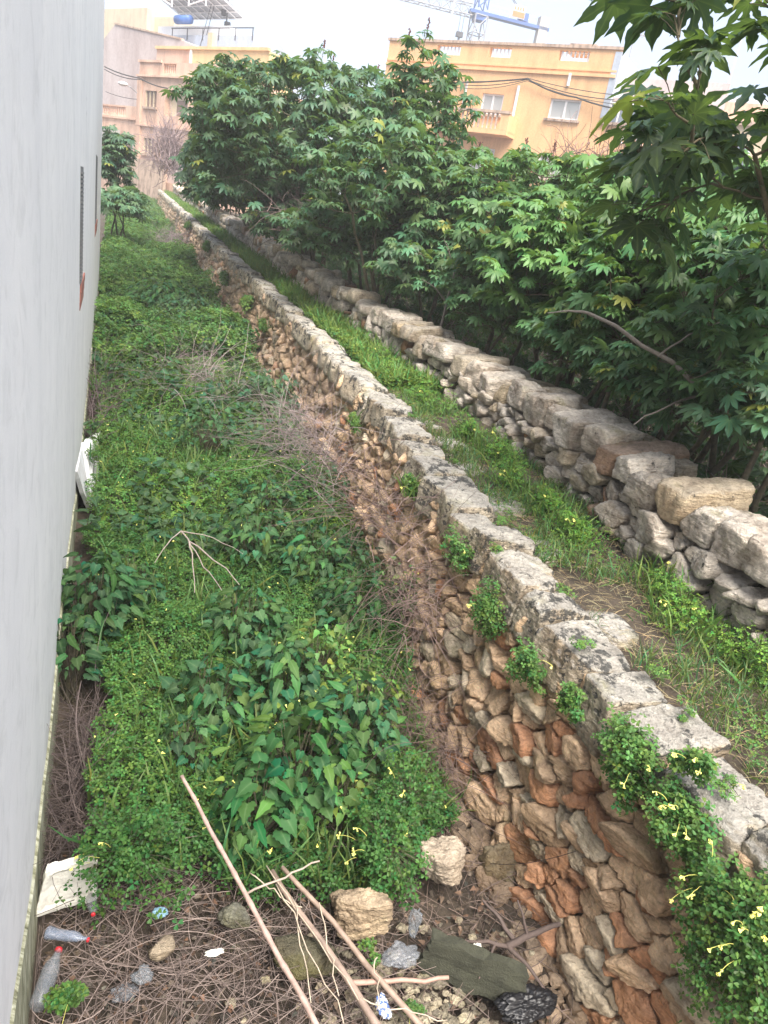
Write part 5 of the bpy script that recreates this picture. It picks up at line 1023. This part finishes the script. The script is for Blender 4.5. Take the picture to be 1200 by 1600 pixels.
r1 = (-1.25 * kk, -.3 * kk, .9 * kk, 2.35 * kk); bx(FP, 'doorway', 'mauve_render', lwg, (r1[0], r1[1], .0, .06, r1[2], r1[3])); bx(FP, 'window', 'shutter', lwg, (-.75 * kk, -.45 * kk, .07, .1, 1.7 * kk, 2.2 * kk))
bw = thing('mauve_house', 'tall blank mauve grey house wall rising behind the pink house', 'house', FP(np.array([[-3, -4.5, -1]]))[0])
W = -5.2
a1 = q_(160, 60, W); a2 = q_(180, 38, W); a3 = q_(283, 62, W); zb = -1; mb = MB()
outl = [(a1[0], zb), (a3[0] + 6, zb), (a3[0] + 6, a3[1] - 1.4), (a3[0], a3[1]), (a2[0], a2[1]), (a1[0], a1[1] - .2)]
V = [(s, W, z) for s, z in outl] + [(s, W - 6, z) for s, z in outl]; n = 6; mb.add(FP(np.array(V)), [np.array([list(range(n))]), np.array([list(range(2 * n - 1, n - 1, -1))]), np.array([(i, i + n, (i + 1) % n + n, (i + 1) % n) for i in range(n)])]); mb.build('wall', M['mauve_render'], bw)
mb = MB(); mb.box(a2[0], a3[0], W - .3, W + .08, 0, .12, lambda V: FP(np.stack([V[:, 0], V[:, 1], V[:, 2] + np.interp(V[:, 0], [a2[0], a3[0]], [a2[1], a3[1]])], 1))); mb.build('roof_edge', M['grime_stone'], bw)
yh = thing('yellow_house', 'yellow rendered roof storey right of the mauve wall', 'house', FP(np.array([[4, -3, 5]]))[0])
W = -2.5; a = q_(245, 72, W); b = q_(420, 100, W); c = q_(300, 78, W); bx(FP, 'wall', 'yellow_paint', yh, (c[0], b[0], W - 2.5, W, -1, c[1])); bx(FP, 'side_wall', 'pink_stone', yh, (a[0], c[0] - .01, W - 2.5, W - .02, -1, a[1] - .05)); bx(FP, 'coping', 'yellow_paint', yh, (a[0], b[0], W - .1, W + .15, c[1] + .01, c[1] + .2)); bx(FP, 'pipe', 'trim_white', yh, (c[0] - .1, c[0] + .1, W + .003, W + .12, c[1] - 3, c[1])); bx(FP, 'pillar', 'cream_paint', yh, (c[0] + 1.7, c[0] + 2.2, W - .4, W + .0, c[1] + .21, c[1] + 1.1))
bh = thing('blue_grey_house', 'pale blue grey roof building with railing carrying the solar panels', 'house', FP(np.array([[4, -10, 5]]))[0])
W = -12; a = q_(243, 48, W); b = q_(345, 100, W); zt = q_(300, 55, W)[1]; bx(FP, 'wall', 'pale_blue_paint', bh, (a[0], b[0] + 4, W - 6, W, -1, zt)); bx(FP, 'upper_wall', 'trim_white', bh, (a[0] - .3, q_(350, 60, W)[0], W - 5, W - .5, zt + .01, q_(290, 38, W)[1])); bx(FP, 'railing', 'dark_metal', bh, (a[0] + 2.5, b[0] + 4, W + .01, W + .08, zt + .5, zt + .58), *[(s, s + .07, W + .01, W + .07, zt - .4, zt + .5) for s in np.arange(a[0] + 2.6, b[0] + 4, 2.2)])
W = -11; s0, z0 = q_(240, 33, W); s1, z1 = q_(331, 53, W); z2 = q_(250, -8, W)[1]
def tank(root):
    c = q_(302, 37, W - 1.5); mb = MB(); mb.add(*tubes([FP(np.array([[c[0] - 1.0, W - .4, c[1]], [c[0] - .99, W - .4, c[1]], [c[0] + .99, W - .4, c[1]], [c[0] + 1.0, W - .4, c[1]]]))], [[.01, .36, .36, .01]], 14)); mb.build('water_tank', M['tank'], root, smooth=True, label='blue cylindrical water tank')
tilted_panel('solar_array', 'large tilted rack of solar panels with blue tank on the far roof', FP, s0, s1, W, W - 3.5, (z0 + z1) / 2 + 1.8, z2 + .3, tank)
cr = thing('cream_tower', 'plain cream building end rising above the mauve wall', 'house', FP(np.array([[-3, -20, 0]]))[0])
W = -20; a = q_(140, 0, W); b = q_(230, 12, W); c = q_(243, 22, W); bx(FP, 'wall', 'cream_paint', cr, (a[0], b[0], W - 6, W, -1, b[1])); bx(FP, 'stair_block', 'cream_paint', cr, (b[0] + .01, c[0] + 2, W - 6, W - 1, -1, c[1]))
# masts, aerials, crane
def mast(name, label, p, r, cat, extra=(), mat='dark_metal', g=None):
    mb = MB(); addtubes(mb, [np.array([p[0], (np.array(p[0]) + p[1]) / 2, p[1]])], r, 6)
    for (a, b, rr) in extra: addtubes(mb, [np.array([a, (np.array(a) + b) / 2, b])], rr, 5)
    return tag(mb.build(name, M[mat]), label, cat, g)
b = at(352, 62, 80); tpt = at(363, -40, 80); tpt = np.array([b[0], b[1], b[2] + 9]); b = b - [0, 0, 1.6]
mast('radio_mast', 'thin radio mast with antenna boxes and guy lines beside the solar panels', (b, tpt), .07, 'mast', [(b + [-.3, 0, 3.4], b + [-.3, 0, 5.2], .22), (b + [.1, 0, 2], b + [.1, 0, 3], .3), (b + [-2.2, 0, .5], tpt, .03), (b + [-1.9, 0, .5], tpt - [0, 0, 1], .03)])
p = at(989, 66, 55) - [0, 0, .8]; mast('tv_aerial', 'small television aerial on the roof corner of the orange house', (p, p + [0, 0, 1.7]), .03, 'aerial', [(p + [-.4, 0, 1.2], p + [.9, 0, 1.3], .025), (p + [-.35, 0, 1.55], p + [.6, 0, 1.6], .02)] + [(p + [.1 * q, -.3, 1.25], p + [.1 * q, .3, 1.25], .012) for q in range(-3, 8, 2)], 'grey_metal')
p = at(1157, 66, 60) - [0, 0, 4]; mast('flag_pole', 'thin pale pole behind the near castor tree', (p, p + [0, 0, 16]), .05, 'pole', mat='crane_white')
p = at(700, 60, 70) - [0, 0, 1]; mast('flag_pole', 'thin pale pole on the roof line left of the crane', (p, p + [0, 0, 12]), .05, 'pole', mat='crane_white')
FC = Frame((750, 25), 120, 5360)
if FC.e @ CM[:, 0] < 0: FC.e = -FC.e
cr = thing('tower_crane', 'blue and white tower crane rising behind the orange house', 'crane', FC(np.array([[0, 0, 5]]))[0])
s0, zj = FC.uv(750, 20)
def lattice(P0, P1, w, n, r, up):
    P0, P1, up = np.array(P0, float), np.array(P1, float), np.array(up, float); d = unit(P1 - P0); u = unit(np.cross(d, up)); v = np.cross(u, d); mb = MB(); cs = [u * w / 2 + v * w / 2, u * w / 2 - v * w / 2, -u * w / 2 - v * w / 2, -u * w / 2 + v * w / 2]
    for c in cs: addtubes(mb, [np.array([P0 + c, P1 + c])], r, 4)
    for i in range(n):
        a, b = P0 + (P1 - P0) * i / n, P0 + (P1 - P0) * (i + 1) / n
        for j in range(4): addtubes(mb, [np.array([a + cs[j], b + cs[(j + 1) % 4]]), np.array([b + cs[j], b + cs[(j + 1) % 4]])], r * .7, 4)
    return mb
top = FC(np.array([[s0, 0, zj]]))[0]
lattice(top - [0, 0, 30], top - [0, 0, .4], 1.8, 14, .1, (1, 0, 0)).build('tower', M['grey_metal'], cr); lattice(top + [0, 0, .4], top + [0, 0, 6], 1.4, 4, .1, (1, 0, 0)).build('tower_head', M['crane_blue'], cr)
ej = FC.e; lattice(top - ej * 1.2, top - ej * 45, 1.3, 30, .07, (0, 0, 1)).build('jib', M['grey_metal'], cr)
se, _ = FC.uv(856, 45); LJ = se - s0
bx(FC, 'counter_jib', 'crane_blue', cr, (s0 - 1.5, se, -.6, .6, zj - .25, zj + .12)); bx(FC, 'counterweight', 'concrete', cr, (se - 1.5, se - .2, -.6, .6, zj - 3.4, zj + 1.3)); bx(FC, 'slewing_ring', 'crane_blue', cr, (s0 - .8, s0 + .8, -.8, .8, zj - 1.0, zj - .26))
bx(FC, 'sign_panel', 'crane_white', cr, (s0 + 4.3, s0 + 6.1, .65, .72, zj + .3, zj + 1.8)); bx(FC, 'sign_stripe', 'crane_orange', cr, (s0 + 4.35, s0 + 6.05, .721, .75, zj + .4, zj + 1.05), *[(s0 + 4.5 + .38 * i, s0 + 4.72 + .38 * i, .721, .74, zj + 1.2, zj + 1.6) for i in range(4)])
bx(FC, 'winch', 'crane_blue', cr, (s0 + LJ - 4.5, s0 + LJ - 3.2, -.4, .4, zj + .26, zj + 1.2)); bx(FC, 'railing', 'trim_white', cr, (s0 + 1.4, se - 1.8, -.66, -.6, zj + 1.3, zj + 1.36), (s0 + 1.4, se - 1.8, -.66, -.6, zj + .8, zj + .85), *[(s, s + .06, -.66, -.6, zj + .26, zj + 1.3) for s in np.arange(s0 + 1.4, se - 2, 1.5)])
mb = MB(); addtubes(mb, [np.array([top + [0, 0, 6], FC(np.array([[se - 3, 0, zj + .3]]))[0]])], .05, 4); addtubes(mb, [np.array([top + [0, 0, 6], FC(np.array([[se - 3.6, 0.3, zj + .3]]))[0]])], .05, 4); mb.build('tie_cable', M['dark_metal'], cr)
hs, hz = FC.uv(724, 18); hk = FC(np.array([[hs, 0, hz]]))[0]; mb = MB(); addtubes(mb, [np.array([hk + ej * .25, hk + ej * .25 - [0, 0, 2.4]]), np.array([hk - ej * .25, hk - ej * .25 - [0, 0, 2.4]])], .03, 4); mb.build('hoist_rope', M['dark_metal'], cr); bx(FC, 'hook_block', 'dark_metal', cr, (hs - .45, hs + .45, -.3, .3, hz - 3.0, hz - 2.4), (hs - .12, hs + .12, -.15, .15, hz - 3.9, hz - 3.0))
# overhead cables
def cable(label, pts, r=.03, sag=.3):
    mb = MB(); 
    for a, b in zip(pts[:-1], pts[1:]):
        t_ = np.linspace(0, 1, 12)[:, None]; P = np.array(a) * (1 - t_) + np.array(b) * t_ - np.array([0, 0, sag]) * 4 * t_ * (1 - t_); addtubes(mb, [P], r, 4)
    return tag(mb.build('cable', M['wire_black']), label, 'cable', 'overhead cables')
fo = lambda px, py, w=.25: FO(np.array([[FO.uv(px, py, w)[0], w, FO.uv(px, py, w)[1]]]))[0]
cable('upper cable strung along the orange facade', [fo(600, 118), fo(710, 126), fo(824, 122), fo(960, 148)], .02, .1); cable('middle cable strung along the orange facade', [fo(600, 122), fo(710, 131), fo(824, 124), fo(960, 156)], .025, .2)
cable('thick cable swooping from the hook to the glazed balcony', [fo(600, 128), fo(824, 123), fo(900, 152), fo(1012, 176, .6)], .045, .15); cable('thin lower cable along the orange facade', [fo(700, 134), fo(824, 126), fo(1000, 165)], .018, .3)
fp = lambda px, py, w=.4: FP(np.array([[FP.uv(px, py, w)[0], w, FP.uv(px, py, w)[1]]]))[0]
cable('thick cable from the white building to the pink house corner', [fp(163, 104), fp(218, 122), fp(262, 138)], .04, .1); cable('thin cable below the thick one at the mauve wall', [fp(163, 108), fp(222, 124)], .03, .2); cable('thin line low across the mauve wall', [fp(165, 143), fp(214, 155)], .02, .1)
mb = MB(); P = np.array([fp(214, 145), fp(204, 136, 1.0), fp(192, 131, 1.6)]); addtubes(mb, [P], .04, 5); root = thing('street_lamp', 'white street lamp on a curved arm at the pink house corner', 'street lamp', P[0]); mb.build('arm', M['grey_metal'], root); crumple('x', 'x', (0, 0, 0), (1, 1, 1), 'trim_white', 1, 'x', 3) if False else None
D, F = csphere(4); MB().add(D * [.35, .3, .15] + P[2], F).build('lamp_head', M['trim_white'], root, smooth=True)
print('objects', len(bpy.data.objects), 'tris', sum(len(o.data.polygons) for o in bpy.data.objects if o.type == 'MESH'))

# ---------------------------------------------------------------- thin morning haze
mb = MB(); mb.box(-40, 120, -15, 185, -6, 45); hz = mb.build('haze', bpy.data.materials.new('haze_air')); hm = hz.data.materials[0]; hm.use_nodes = True; ht = hm.node_tree; ht.nodes.clear()
ho = ht.nodes.new('ShaderNodeOutputMaterial'); hv = ht.nodes.new('ShaderNodeVolumePrincipled'); hv.inputs['Color'].default_value = (.97, .985, 1, 1); hv.inputs['Density'].default_value = .0023; ht.links.new(hv.outputs[0], ho.inputs['Volume'])
tag(hz, 'thin pale haze over the lane and houses', 'haze', kind='stuff')
